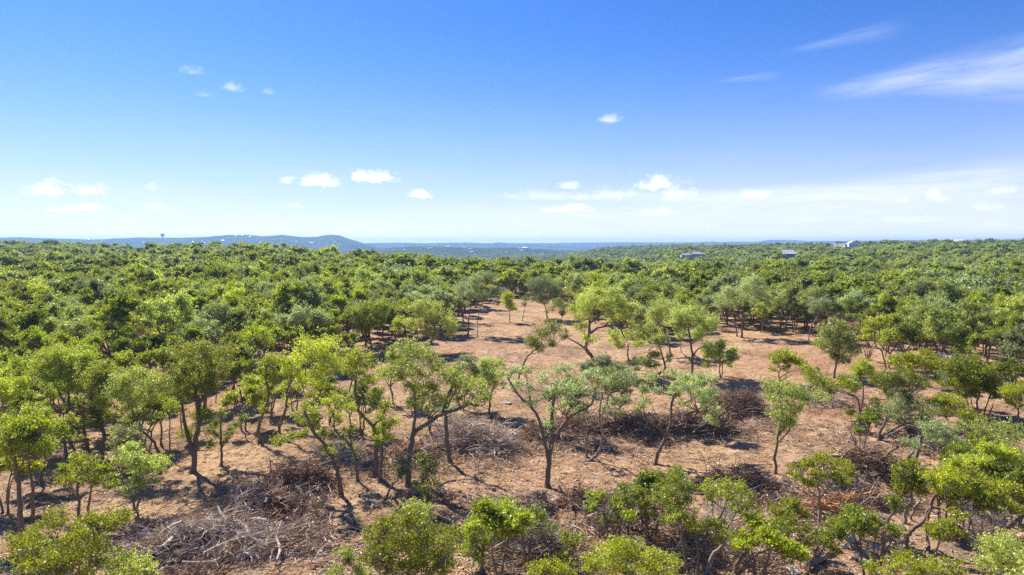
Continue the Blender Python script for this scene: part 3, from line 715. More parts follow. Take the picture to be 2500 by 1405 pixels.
    H('oak', OP, (1428,1127), [[(1428,1127),(1445,1120),(1460,1108),(1471,1060),(1463,1015),(1471,960)]], [(1500,938,20),(1530,923,19),(1500,978,17),(1530,975,15),(1508,1008,11),(1480,998,10)], 'oak whose trunk lies on the ground then turns up, right of the central fork-trunked oak', .13, bark='bark_pale')
    H('oak', OP, (1433,1116), [[(1433,1116),(1429,1067),(1411,1020)],[(1446,1112),(1434,1058),(1424,1010)]], [(1412,1005,11),(1428,1000,11)], 'pair of thin straight stems beside the oak with the lying trunk', .09, extra=(1,), bark='bark_pale')
    H('oak', OP, (1599,1134), [[(1599,1134),(1604,1112),(1614,1093),(1635,1037),(1640,990),(1650,960)],[(1622,1070),(1602,1040),(1576,1022),(1571,972)],[(1636,1030),(1665,1030)]], [(1575,948,15),(1570,980,14),(1590,920,17),(1560,1000,12),(1612,950,15),(1650,948,19),(1680,938,20),(1702,958,19),(1722,978,19),(1740,958,15),(1745,1000,13),(1740,930,13),(1672,990,13),(1635,915,17),(1735,1020,12),(1745,1036,9),(1700,930,14)], 'oak with a crooked pale trunk forked low, in front of the wide brown brush heap', .15, bark='bark_juniper')
    H('oak', OM, (1450,905), [[(1450,905),(1445,872),(1430,852),(1438,816),(1441,780),(1455,745)],[(1432,850),(1410,838),(1385,825)],[(1438,812),(1466,800),(1506,797),(1526,826)],[(1441,785),(1470,766),(1490,740)]],
      [(1420,768,18),(1440,738,22),(1462,720,20),(1482,750,22),(1510,738,20),(1420,798,15),(1447,830,12),(1430,820,12),(1495,778,16),(1530,768,18),(1550,790,16),(1400,752,12),(1545,755,14),(1500,712,14)], 'broad dark-limbed oak standing alone in the middle of the clearing', .28, sprout=2)
    H('oak', OM, (1262,935), [[(1262,935),(1272,905),(1286,874),(1304,856),(1320,842)]], [(1298,835,16),(1328,815,20),(1358,800,18),(1320,850,13),(1350,838,14),(1380,820,11),(1340,785,12)], 'small oak leaning right on a thin stem, left of the broad one in the clearing', .12)
    # ---- far side of the clearing
    H('oak', OM, (1034,858), [[(1034,858),(1045,840),(1059,822),(1062,790)],[(1045,838),(1075,825),(1092,838)]], [(1016,752,19),(1045,766,19),(1074,773,21),(1095,793,17),(1052,809,14),(1102,809,12),(1066,750,17),(1002,788,14),(1023,793,15),(1035,740,14)], 'round-crowned oak leaning right at the left side of the clearing', .17)
    H('oak', OB, (912,865), [[(912,865),(904,834),(900,800)],[(906,840),(885,820)]], [(897,750,21),(872,780,19),(908,784,19),(926,757,18),(886,802,15),(930,784,15),(860,760,14)], 'bright oak with a pale forked trunk at the edge of the left woods', .18)
    H('oak', OP, (1142,818), [[(1142,818),(1144,790),(1146,764),(1152,740)],[(1166,826),(1166,790),(1171,757),(1180,730)]], [(1160,690,18),(1190,680,20),(1210,710,17),(1177,723,15),(1148,718,14),(1140,742,9),(1215,735,9)], 'pale oak on two tall straight stems at the head of the clearing', .13, extra=(1,))
    H('oak', OP, (1131,785), [[(1131,785),(1128,760),(1120,740)]], [(1050,730,19),(1080,723,21),(1110,718,19),(1100,743,15),(1130,700,16),(1070,748,12)], 'spreading pale oak left of the pale oak on two straight stems', .13)
    H('oak', OB, (1245,788), [[(1245,788),(1243,765),(1244,748)]], [(1235,730,10),(1246,742,12),(1250,752,9),(1240,722,9)], 'tiny round oak alone in the upper part of the clearing', .10)
    H('oak', OB, (1275,784), [[(1275,784),(1279,762),(1283,742)]], [(1286,730,10),(1293,720,9),(1280,742,7)], 'slim little oak leaning right, beside the tiny round one', .09)
    H('oak', OP, (1336,778), [[(1336,778),(1333,755),(1325,738)]], [(1300,695,14),(1320,713,16),(1342,698,16),(1330,733,12),(1357,713,13),(1310,730,11),(1325,685,13)], 'oak with a pale twisted trunk at the upper right corner of the clearing', .17)
    H('oak', OM, (1369,791), [[(1369,791),(1372,772),(1368,755)],[(1370,785),(1395,792)]], [(1360,743,15),(1382,750,14),(1370,765,10),(1345,755,10)], 'small spreading oak between the pale twisted one and the broad clearing oak', .10)
    H('oak', OP, (1216,713), [[(1216,713),(1216,700),(1222,688)],[(1230,712),(1231,695),(1238,682)]], [(1222,674,15),(1242,664,14),(1262,678,14),(1250,655,12)], 'oak with two pale curved stems closing the far end of the clearing', .13, extra=(1,), bark='bark_pale')
    # ---- right of the broad clearing oak
    H('oak', OM, (1690,923), [[(1690,923),(1690,874),(1686,838),(1680,800)],[(1690,874),(1708,850),(1735,850)],[(1688,885),(1672,868)],[(1710,870),(1740,885),(1780,878)]], [(1650,768,18),(1680,768,20),(1710,778,20),(1740,790,18),(1670,798,16),(1720,808,16),(1733,852,17),(1751,867,15),(1792,876,10),(1778,886,9),(1700,820,14),(1660,820,12),(1725,890,9),(1640,795,13)], 'two-tiered oak with dark twisting limbs at the right of the clearing', .18)
    H('oak', OM, (1592,930), [[(1592,930),(1610,912),(1624,900),(1618,872),(1610,850)],[(1600,925),(1588,905)],[(1618,905),(1635,890)]], [(1567,881,18),(1590,890,15),(1555,900,11),(1600,868,12),(1610,830,16),(1590,800,18),(1560,810,18),(1632,880,10)], 'oak on a dark winding trunk in front of the two-tiered oak', .15)
    H('oak', OM, (1535,880), [[(1535,880),(1533,855),(1536,838)]], [(1500,830,15),(1530,820,17),(1560,838,14),(1515,845,12),(1498,812,11)], 'low bushy oak just right of the broad clearing oak', .12)
    H('oak', OM, (1640,870), [[(1640,870),(1630,830),(1620,790)]], [(1600,768,20),(1632,788,17),(1612,745,18),(1590,785,14),(1650,745,14)], 'full oak behind the oak with the winding trunk', .14)
    H('oak', OP, (1811,825), [[(1811,825),(1812,800),(1811,784),(1800,772),(1784,762),(1770,748)],[(1811,784),(1830,766),(1852,744)],[(1811,784),(1815,755)],[(1800,822),(1797,800),(1793,780)]], [(1762,728,15),(1785,713,19),(1815,703,21),(1845,708,21),(1870,723,17),(1800,735,14),(1840,738,14),(1880,745,11),(1775,745,11),(1755,745,10),(1830,690,15)], 'wide-spreading oak with a clear dark trunk at the back right of the clearing', .20, extra=(3,))
    H('oak', OP, (1974,838), [[(1974,838),(1978,802),(1992,780),(2000,768)]], [(2000,750,15),(2018,738,13),(1986,758,11)], 'thin grey-stemmed oak leaning right at the right edge of the clearing', .09, bark='bark_pale')
    H('oak', OM, (2036,924), [[(2036,924),(2041,896),(2048,860),(2048,830)],[(2045,880),(2065,858)]], [(2045,798,15),(2030,818,18),(2060,823,18),(2015,838,14),(2045,848,20),(2073,848,15),(2085,863,9),(2050,873,13),(2030,868,11),(2002,838,7),(2040,782,10)], 'compact egg-shaped oak on a short trunk at the right of the clearing', .15)
    H('juniper', JG, (1906,938), [[(1906,938),(1902,918),(1905,900)],[(1904,925),(1930,908),(1960,905)],[(1906,930),(1935,915)]], [(1893,880,13),(1920,873,15),(1945,883,15),(1965,905,11),(1985,913,9),(1888,903,9),(1915,900,9),(1995,905,7)], 'flat golden-green juniper bush in the clearing below the egg-shaped oak', .10)
    H('juniper', JU, (2100,1010), [[(2100,1010),(2106,970),(2108,935)]], [(2110,903,16),(2095,913,13),(2126,912,13),(2110,890,10)], 'dark round-topped juniper with grey dead twigs below its crown', .10)
    H('juniper', JU, (2095,1030), [[(2095,1030),(2098,1000),(2090,970),(2060,955)],[(2090,970),(2030,950),(1990,940)]], [(1973,923,13),(2000,933,15),(2030,938,15),(2060,940,14),(2083,950,13),(2015,952,10)], 'low flat-topped juniper reaching left from the dark round-topped one', .10)
    H('juniper', JU, (2121,1063), [[(2121,1063),(2121,1025),(2125,1005),(2150,975)],[(2122,1010),(2108,985)],[(2150,975),(2215,960)]], [(2150,933,16),(2175,928,17),(2205,933,17),(2235,923,17),(2258,940,12),(2170,958,14),(2210,965,14),(2140,985,12),(2150,1000,10)], 'forked juniper on the open bank at right with a wide dark green top', .12)
    H('juniper', JG, (2225,985), [[(2225,985),(2228,950),(2232,920)],[(2230,960),(2200,920)],[(2230,960),(2265,925)]], [(2195,888,14),(2225,883,17),(2255,888,15),(2280,900,13),(2210,905,10)], 'golden-topped juniper behind the forked one at right', .10)
    H('juniper', JU, (2388,1020), [[(2388,1020),(2386,985),(2392,960)],[(2362,1012),(2362,980),(2350,955)],[(2372,1016),(2372,975)],[(2400,1022),(2408,990),(2420,960)],[(2410,1022),(2425,985)]], [(2310,900,15),(2340,893,17),(2370,893,15),(2330,928,17),(2365,928,19),(2395,923,19),(2420,943,17),(2440,963,13),(2380,958,15),(2350,965,13),(2405,905,13),(2300,935,11)], 'many-stemmed juniper with a broad rounded crown at right', .11, extra=(1,2,3,4))
    H('juniper', JG, (2480,1050), [[(2480,1050),(2485,1015),(2488,985)]], [(2470,960,15),(2492,955,15),(2485,985,12)], 'pale juniper cut by the right edge above the wide pale oak', .10)
    H('juniper', JG, (2330,1050), [[(2330,1050),(2310,1020),(2300,1000)]], [(2280,985,15),(2305,975,15),(2330,985,14),(2300,1000,12),(2350,1010,14),(2380,1025,13),(2360,1035,12)], 'golden low juniper between the pale oak and the many-stemmed juniper', .08)
    # ---- right bank
    H('oak', OM, (1893,1157), [[(1893,1157),(1892,1119),(1897,1076),(1905,1040),(1910,1000)],[(1900,1070),(1935,1020),(1960,990)],[(1922,1085),(1925,1050),(1930,1015)]], [(1880,948,17),(1905,948,19),(1935,953,21),(1965,968,21),(1995,965,15),(2020,975,12),(1900,985,17),(1930,993,19),(1900,1020,17),(1923,1030,17),(1945,1010,15),(1907,1050,12),(1960,985,15),(1875,970,12)], 'solitary slim oak on the right bank with a single straight trunk and leafy top', .11, bark='bark_juniper', sprout=2)
    H('oak', OP, (2145,1076), [[(2145,1076),(2148,1055),(2160,1035),(2165,1015)],[(2147,1070),(2170,1055),(2203,1038),(2230,1030)],[(2148,1072),(2180,1058),(2215,1040)]], [(2165,998,15),(2195,988,17),(2225,988,19),(2250,998,17),(2275,1008,15),(2185,1018,13),(2240,1023,13),(2210,1005,14)], 'pale oak with dark stems splayed low to the right on the open bank', .15)
    H('oak', OP, (2229,1150), [[(2229,1150),(2237,1110),(2250,1070),(2235,1045),(2210,1040)],[(2248,1075),(2275,1060)],[(2212,1138),(2225,1110),(2232,1090)]], [(2215,1078,12),(2235,1088,11),(2250,1038,15),(2280,1048,19),(2310,1058,19),(2330,1078,16),(2290,1078,16),(2265,1060,13)], 'oak with pale gnarled limbs and drooping light green foliage at right', .16, bark='bark_pale', extra=(2,))
    H('oak', OM, (2500,1170), [[(2500,1170),(2470,1155),(2440,1140)],[(2500,1170),(2490,1130)]], [(2420,1068,19),(2450,1058,20),(2480,1058,20),(2430,1098,20),(2465,1098,22),(2492,1118,20),(2450,1128,17),(2400,1118,15),(2380,1060,15),(2400,1045,15),(2350,1040,14)], 'wide light green oak leaning in from the right edge over fallen limbs', .20, double=.7)
    H('juniper', JU, (2310,1185), [[(2310,1185),(2320,1150),(2330,1130)]], [(2330,1108,17),(2360,1108,15),(2345,1125,12),(2375,1085,14),(2310,1120,12)], 'dull olive juniper bush between the gnarled oak and the right-edge oak', .08)
    H('juniper', JG, (2207,1278), [[(2207,1278),(2212,1250),(2222,1225),(2228,1190)],[(2222,1270),(2232,1245),(2250,1220)]], [(2198,1150,17),(2230,1148,17),(2250,1168,15),(2205,1178,17),(2240,1193,15),(2195,1203,12),(2222,1170,13)], 'upright yellow-green juniper left of the cluster in the lower right corner', .11, bark='bark_pale', extra=(1,))
    H('juniper', JG, (2207,1336), [[(2207,1336),(2216,1310),(2226,1296),(2259,1269),(2272,1230),(2290,1200)],[(2267,1364),(2266,1320),(2263,1274),(2275,1235)]], [(2280,1163,18),(2310,1173,20),(2345,1173,20),(2375,1183,20),(2390,1213,18),(2350,1218,18),(2405,1238,15),(2320,1238,13),(2375,1250,13),(2300,1200,17),(2330,1195,16)], 'golden juniper with a thick trunk curving right along the ground, lower right', .14, extra=(1,), double=.6)
    H('juniper', JU, (2153,1366), [[(2153,1366),(2156,1330),(2160,1290),(2175,1262),(2183,1240)]], [(2190,1240,10),(2182,1228,9)], 'broken-off juniper stem with an orange cut, right of the pale boulders', .10)
    H('juniper', JG, (2444,1325), [[(2444,1325),(2455,1295),(2474,1274),(2500,1255),(2520,1235)]], [(2440,1188,18),(2465,1198,21),(2450,1223,19),(2482,1240,18),(2495,1215,16),(2430,1255,13),(2415,1270,11)], 'brightest yellow-green juniper, its thick trunk leaning right at the right edge', .17)
    H('juniper', JG, (2290,1390), [[(2290,1390),(2285,1350),(2295,1320)]], [(2290,1290,13),(2315,1280,12),(2340,1300,12),(2300,1310,12),(2270,1300,10),(2350,1265,10)], 'thin sparse juniper with small leaf tufts in front of the curved golden one', .08)
    H('oak', OM, (2480,1520), [[(2480,1520),(2470,1440),(2465,1400)]], [(2430,1338,19),(2460,1328,23),(2490,1343,23),(2450,1368,23),(2485,1385,23),(2420,1370,15),(2400,1390,14)], 'light green oak filling the bottom right corner', .12, double=.7, rs=1.2)
    H('juniper', JG, (2230,1540), [[(2230,1540),(2230,1460),(2228,1420)],[(2230,1450),(2290,1420)]], [(2165,1385,17),(2195,1373,19),(2225,1373,17),(2260,1393,17),(2300,1398,17),(2340,1393,16),(2210,1400,17),(2140,1400,13)], 'golden juniper tops poking up from the bottom edge near the right corner', .12, double=.7, rs=1.3, dens=.9)
    H('juniper', JG, (2003,1293), [[(2003,1293),(2001,1250),(2000,1210),(1995,1180)],[(2000,1215),(2030,1185)],[(2001,1220),(1970,1190)]], [(1950,1143,15),(1975,1133,15),(2005,1128,17),(2040,1133,15),(2065,1153,17),(2035,1163,15),(2000,1168,15),(1975,1178,13),(2060,1175,10),(1945,1165,10)], 'rounded olive juniper with grey twigs inside, between two dark brush heaps', .10, bark='bark_pale')
    # ---- bottom right of centre
    H('oak', OB, (1680,1400), [[(1680,1400),(1672,1350),(1665,1300),(1655,1250)]], [(1655,1150,13),(1650,1178,17),(1630,1208,19),(1660,1218,19),(1685,1195,13),(1640,1243,19),(1670,1250,17),(1635,1275,15),(1645,1160,11),(1610,1225,12)], 'tall bright oak sapling, first of three in the foreground right of centre', .09, cat='sapling', name='oak_sapling', double=.7, rs=1.2)
    H('oak', OB, (1721,1400), [[(1721,1400),(1740,1360),(1765,1330),(1775,1290)],[(1765,1330),(1745,1290),(1770,1240)]], [(1730,1193,17),(1760,1188,19),(1790,1193,17),(1812,1213,15),(1827,1235,15),(1840,1255,11),(1740,1218,14),(1775,1213,14),(1750,1310,15),(1775,1308,17),(1800,1328,13),(1795,1240,11)], 'bright spreading oak with pale bare limbs in its middle, foreground right of centre', .13, bark='bark_pale', rs=1.2)
    H('oak', OB, (1700,1420), [[(1700,1420),(1705,1360),(1700,1310)]], [(1650,1265,15),(1682,1273,17),(1722,1280,13),(1755,1283,11),(1700,1295,11)], 'low bright oak between the tall sapling and the spreading one', .08)
    H('juniper', JU, (1794,1402), [[(1794,1402),(1805,1370),(1824,1347),(1855,1315),(1895,1295)],[(1800,1400),(1840,1360),(1900,1335)]], [(1850,1290,13),(1880,1288,15),(1910,1288,15),(1930,1275,13),(1870,1305,10)], 'juniper with twin trunks leaning right across bare soil at the bottom', .12)
    H('juniper', JG, (1925,1360), [[(1925,1360),(1925,1320),(1925,1280)]], [(1910,1238,15),(1935,1233,15),(1952,1250,12),(1925,1290,17),(1955,1288,17),(1975,1308,15),(1980,1325,9),(1900,1260,11)], 'bright green juniper above the grey fallen log at the bottom', .09, double=.7, rs=1.25)
    H('juniper', JU, (1966,1405), [[(1966,1405),(1982,1370),(1994,1340),(2015,1310)]], [(2045,1273,11),(2032,1293,15),(2050,1308,13),(2010,1308,13),(2020,1328,15),(2035,1350,12),(2055,1290,9)], 'small feathery juniper leaning right between the log and the boulders', .07)
    H('juniper', JU, (1532,1325), [[(1532,1325),(1534,1280),(1536,1245)],[(1533,1290),(1510,1260)],[(1533,1280),(1560,1250)]], [(1530,1193,13),(1550,1203,13),(1515,1213,12),(1565,1228,12),(1540,1235,12),(1480,1268,12),(1510,1270,12),(1575,1255,9),(1500,1240,9)], 'ragged juniper full of grey dead twigs, left of the tall bright sapling', .09)
    H('oak', OM, (1312,1345), [[(1312,1345),(1312,1315),(1318,1295)]], [(1298,1263,13),(1325,1273,15),(1340,1288,10),(1310,1290,12),(1285,1255,8),(1312,1255,10)], 'little round pale sapling at the bottom centre', .04, cat='sapling', name='oak_sapling')
    H('oak', OB, (1392,1385), [[(1392,1385),(1390,1345)]], [(1375,1313,9),(1395,1323,9),(1377,1358,9),(1410,1310,8),(1360,1365,8)], 'low straggly yellow-green shrub at the bottom, right of the little sapling', .03, cat='shrub', name='oak_shrub')
    H('juniper', JG, (1350,1520), [[(1350,1520),(1350,1440)]], [(1320,1395,15),(1350,1383,17),(1380,1393,14),(1335,1410,13)], 'juniper top poking up at the bottom edge just right of centre', .08, rs=1.25)
    H('juniper', JG, (1540,1520), [[(1540,1520),(1540,1450),(1535,1410)],[(1540,1450),(1600,1410)],[(1540,1450),(1480,1410)]], [(1440,1380,19),(1470,1363,20),(1505,1353,22),(1540,1348,22),(1570,1358,20),(1600,1363,20),(1635,1380,19),(1520,1388,22),(1570,1393,22),(1610,1400,19),(1480,1395,18)], 'wide golden juniper crown along the bottom edge below the ragged juniper', .14, double=.8, rs=1.3, dens=.9)
    H('juniper', JG, (1000,1540), [[(1000,1540),(1000,1450),(998,1400)],[(1000,1460),(1060,1400)],[(1000,1460),(940,1400)]], [(920,1300,18),(950,1288,20),(985,1278,20),(1015,1283,20),(1045,1298,20),(1080,1308,18),(1105,1330,18),(930,1333,20),(965,1328,22),(1000,1328,22),(1040,1343,22),(1080,1358,22),(910,1365,18),(950,1375,22),(1000,1380,22),(1050,1388,22),(1100,1390,18)], 'largest juniper of the foreground, a broad golden-green dome at bottom centre left', .16, double=.8, rs=1.32, dens=.9)
    H('juniper', JU, (1179,1402), [[(1179,1402),(1178,1360),(1185,1320),(1205,1280)],[(1180,1350),(1150,1320)],[(1195,1300),(1230,1260)]], [(1135,1298,18),(1165,1288,16),(1190,1268,17),(1215,1253,17),(1240,1243,15),(1247,1265,11),(1160,1328,16),(1190,1318,14),(1210,1298,12),(1140,1348,14),(1170,1365,11)], 'dark green juniper slanting up to the right, beside the largest foreground juniper', .11, rs=1.25)
    H('oak', OM, (850,1480), [[(850,1480),(855,1420)]], [(850,1373,13),(872,1388,15),(820,1398,15),(840,1350,9),(890,1405,13)], 'pale little oak sprigs at the bottom edge left of the largest juniper', .05, cat='sapling', name='oak_sapling')
    H('juniper', JG, (200,1550), [[(200,1550),(200,1460),(190,1400)],[(200,1460),(130,1380)],[(200,1460),(270,1390)]], [(60,1335,20),(90,1308,20),(120,1288,18),(140,1268,14),(160,1318,19),(200,1298,15),(215,1268,12),(240,1288,18),(270,1278,16),(300,1268,12),(100,1358,22),(150,1368,22),(200,1348,20),(240,1338,18),(60,1390,19),(120,1400,20),(200,1393,20)], 'broad juniper clump filling the bottom left corner', .16, double=.8, rs=1.32, dens=.9)
    H('oak', OM, (320,1530), [[(320,1530),(318,1450),(315,1410)]], [(262,1373,20),(310,1368,20),(342,1378,20),(372,1393,17),(290,1398,19),(335,1405,16)], 'pale leafy oak at the bottom edge right of the corner juniper clump', .09, double=.8, rs=1.25)

heroes()

# ------------------------------------------------------------------ repeating woodland trees
def oak_random(seed, leaf, H=7.0, Rc=2.9, lsize=.115, npuff=30, dens=.95, stems=1, sides=6):
    g = np.random.default_rng(seed); t = Tree(g, 'oak', leaf, lsize, dens)
    for s_ in range(stems):
        a = g.uniform(0, 6.28); o = .0 if s_ == 0 else .45
        b = np.array([math.cos(a) * o, math.sin(a) * o, -.3]); fz = H * g.uniform(.26, .36)
        top = b + np.array([g.normal() * .4, g.normal() * .4, fz + .3])
        t.limb([b, (b + top) / 2 + g.normal(size=3) * .15, top], .17 if stems == 1 else .12, .12 if stems == 1 else .08)
        for k in range(4 if stems == 1 else 2):
            a2 = a + k * 6.28 / (4 if stems == 1 else 2) + g.normal() * .4; rr = Rc * g.uniform(.45, .75)
            e = np.array([math.cos(a2) * rr, math.sin(a2) * rr, H * g.uniform(.62, .82)])
            m = (top + e) / 2 + np.array([math.cos(a2) * .3, math.sin(a2) * .3, -.25]) + g.normal(size=3) * .2
            t.limb([top, m, e], .095, .04, 5)
    nl = int(g.integers(5, 8)); lobes = []
    for k in range(nl):
        a = k * 6.28 / nl + g.normal() * .45; rr = Rc * g.uniform(.25, .95)
        lobes.append((math.cos(a) * rr, math.sin(a) * rr, H * (g.uniform(.60, .92) - .12 * (rr / Rc) ** 2), Rc * g.uniform(.22, .42)))
    lobes.append((g.normal() * .3, g.normal() * .3, H * .9, Rc * .33))
    for k in range(npuff):
        lx, ly, lz, lr = lobes[k % len(lobes)]
        v = g.normal(size=3); v /= np.linalg.norm(v); v *= lr * g.uniform(.3, 1.15)
        t.puff((lx + v[0], ly + v[1], min(H, lz + v[2] * .6 + abs(v[2]) * .15)), g.uniform(.38, .80))
    for k in range(int(npuff * .22)):
        a = g.uniform(0, 6.28); rr = Rc * g.uniform(.3, 1.15); t.puff((math.cos(a) * rr, math.sin(a) * rr, H * g.uniform(.38, .75)), g.uniform(.28, .5))
    return t

def jun_random(seed, leaf, H=5.8, Rc=2.5, lsize=.11, npuff=32, dens=.95, stems=4):
    g = np.random.default_rng(seed); t = Tree(g, 'juniper', leaf, lsize, dens)
    for s_ in range(stems):
        a = s_ * 6.28 / stems + g.normal() * .4; b = np.array([math.cos(a) * .18, math.sin(a) * .18, -.3]); rr = Rc * g.uniform(.3, .65)
        e = np.array([math.cos(a) * rr, math.sin(a) * rr, H * g.uniform(.62, .8)]); m = b * .5 + e * np.array([.35, .35, .5]) + g.normal(size=3) * .15
        t.limb([b, m, e], .10, .035, 5)
    nl = int(g.integers(5, 9)); lobes = []
    for k in range(nl):
        a = k * 6.28 / nl + g.normal() * .5; rr = Rc * g.uniform(.15, .95)
        lobes.append((math.cos(a) * rr, math.sin(a) * rr, H * (g.uniform(.68, 1.0) - .13 * (rr / Rc) ** 2), Rc * g.uniform(.20, .38)))
    for k in range(npuff):
        lx, ly, lz, lr = lobes[k % len(lobes)]
        v = g.normal(size=3); v /= np.linalg.norm(v); v *= lr * g.uniform(.2, 1.2)
        t.puff((lx + v[0], ly + v[1], min(H, lz + v[2] * .45)), g.uniform(.34, .72), flat=.6)
    return t

class Proto:
    def __init__(s, tree, bark, twig='twig_grey', grey=False):
        s.trunk = tree.w.mesh('trunk', M[bark]); s.twigs = tree.tw.mesh('twigs', M[twig]) if tree.tw.v else None
        v = np.concatenate(tree.lv) if tree.lv else None
        s.crown = mesh_from('crown', v, np.arange(len(v)), np.full(len(v) // 3, 3), [M[tree.leaf]]) if v is not None else None

oaks = [Proto(oak_random(100 + i, [OB, OM, OP, OM, OM, OP, OB, OM][i], H=[7.2, 6.6, 6.8, 7.6, 6.2, 7.0, 6.6, 7.2][i], Rc=[3.0, 2.7, 3.1, 2.8, 2.5, 3.2, 2.6, 3.0][i], npuff=[34, 28, 36, 32, 26, 38, 30, 34][i], stems=[1, 2, 1, 1, 2, 1, 2, 1][i]), 'bark_oak') for i in range(8)]
juns = [Proto(jun_random(200 + i, [JU, JU, JG, JU, JG, JU, JU, JU][i], H=[5.8, 6.4, 5.4, 5.9, 5.2, 6.6, 5.6, 6.0][i], Rc=[2.5, 2.4, 2.7, 2.2, 2.6, 2.1, 2.6, 2.4][i], npuff=[36, 34, 38, 28, 34, 30, 24, 34][i], stems=[4, 3, 5, 2, 4, 1, 5, 1][i]), 'bark_juniper') for i in range(8)]
def bare_random(seed, H=5.2, Rc=1.9, leafy=0):
    t = jun_random(seed, JU, H, Rc, npuff=leafy, stems=3); g = t.g
    N = [n for n in t.nodes if n[2] > H * .35]
    for _ in range(150):
        p = N[g.integers(0, len(N))]; d = g.normal(size=3); d[2] = abs(d[2]) * .6 + .1; d /= np.linalg.norm(d); e = p + d * g.uniform(.5, 1.5)
        m = (p + e) / 2 + g.normal(size=3) * .12
        t.tw.tube(np.array([p, m, e]), [.022, .015, .005], 3)
        for _k in range(2):
            f = m + (e - m) * g.uniform(0, .8); h = f + g.normal(size=3) * .35; t.tw.tube(np.array([f, h]), [.012, .004], 3)
    return t
bares = [Proto(bare_random(300), 'bark_pale', 'dead_grey'), Proto(bare_random(301, 4.6, 2.2, 7), 'bark_juniper'), Proto(bare_random(302, 5.0, 1.8, 4), 'bark_juniper', 'dead_rust')]

def place(kind, idx, x, y, s, rot, label, group=None, sz=1.0):
    pr = {'oak': oaks, 'juniper': juns, 'bare': bares}[kind]; p = pr[idx % len(pr)]
    nm = {'oak': 'oak_tree', 'juniper': 'juniper_tree', 'bare': 'bare_tree'}[kind]
    r = empty(nm, (x, y, tz(x, y)), label, 'tree', group)
    r.rotation_euler = (0, 0, rot); r.scale = (s, s, s * sz)
    link('trunk', p.trunk, r)
    if p.twigs: link('twigs', p.twigs, r)['kind'] = 'stuff'
    if p.crown: link('crown', p.crown, r)
    used.append((x, y, 1.5))
    return r

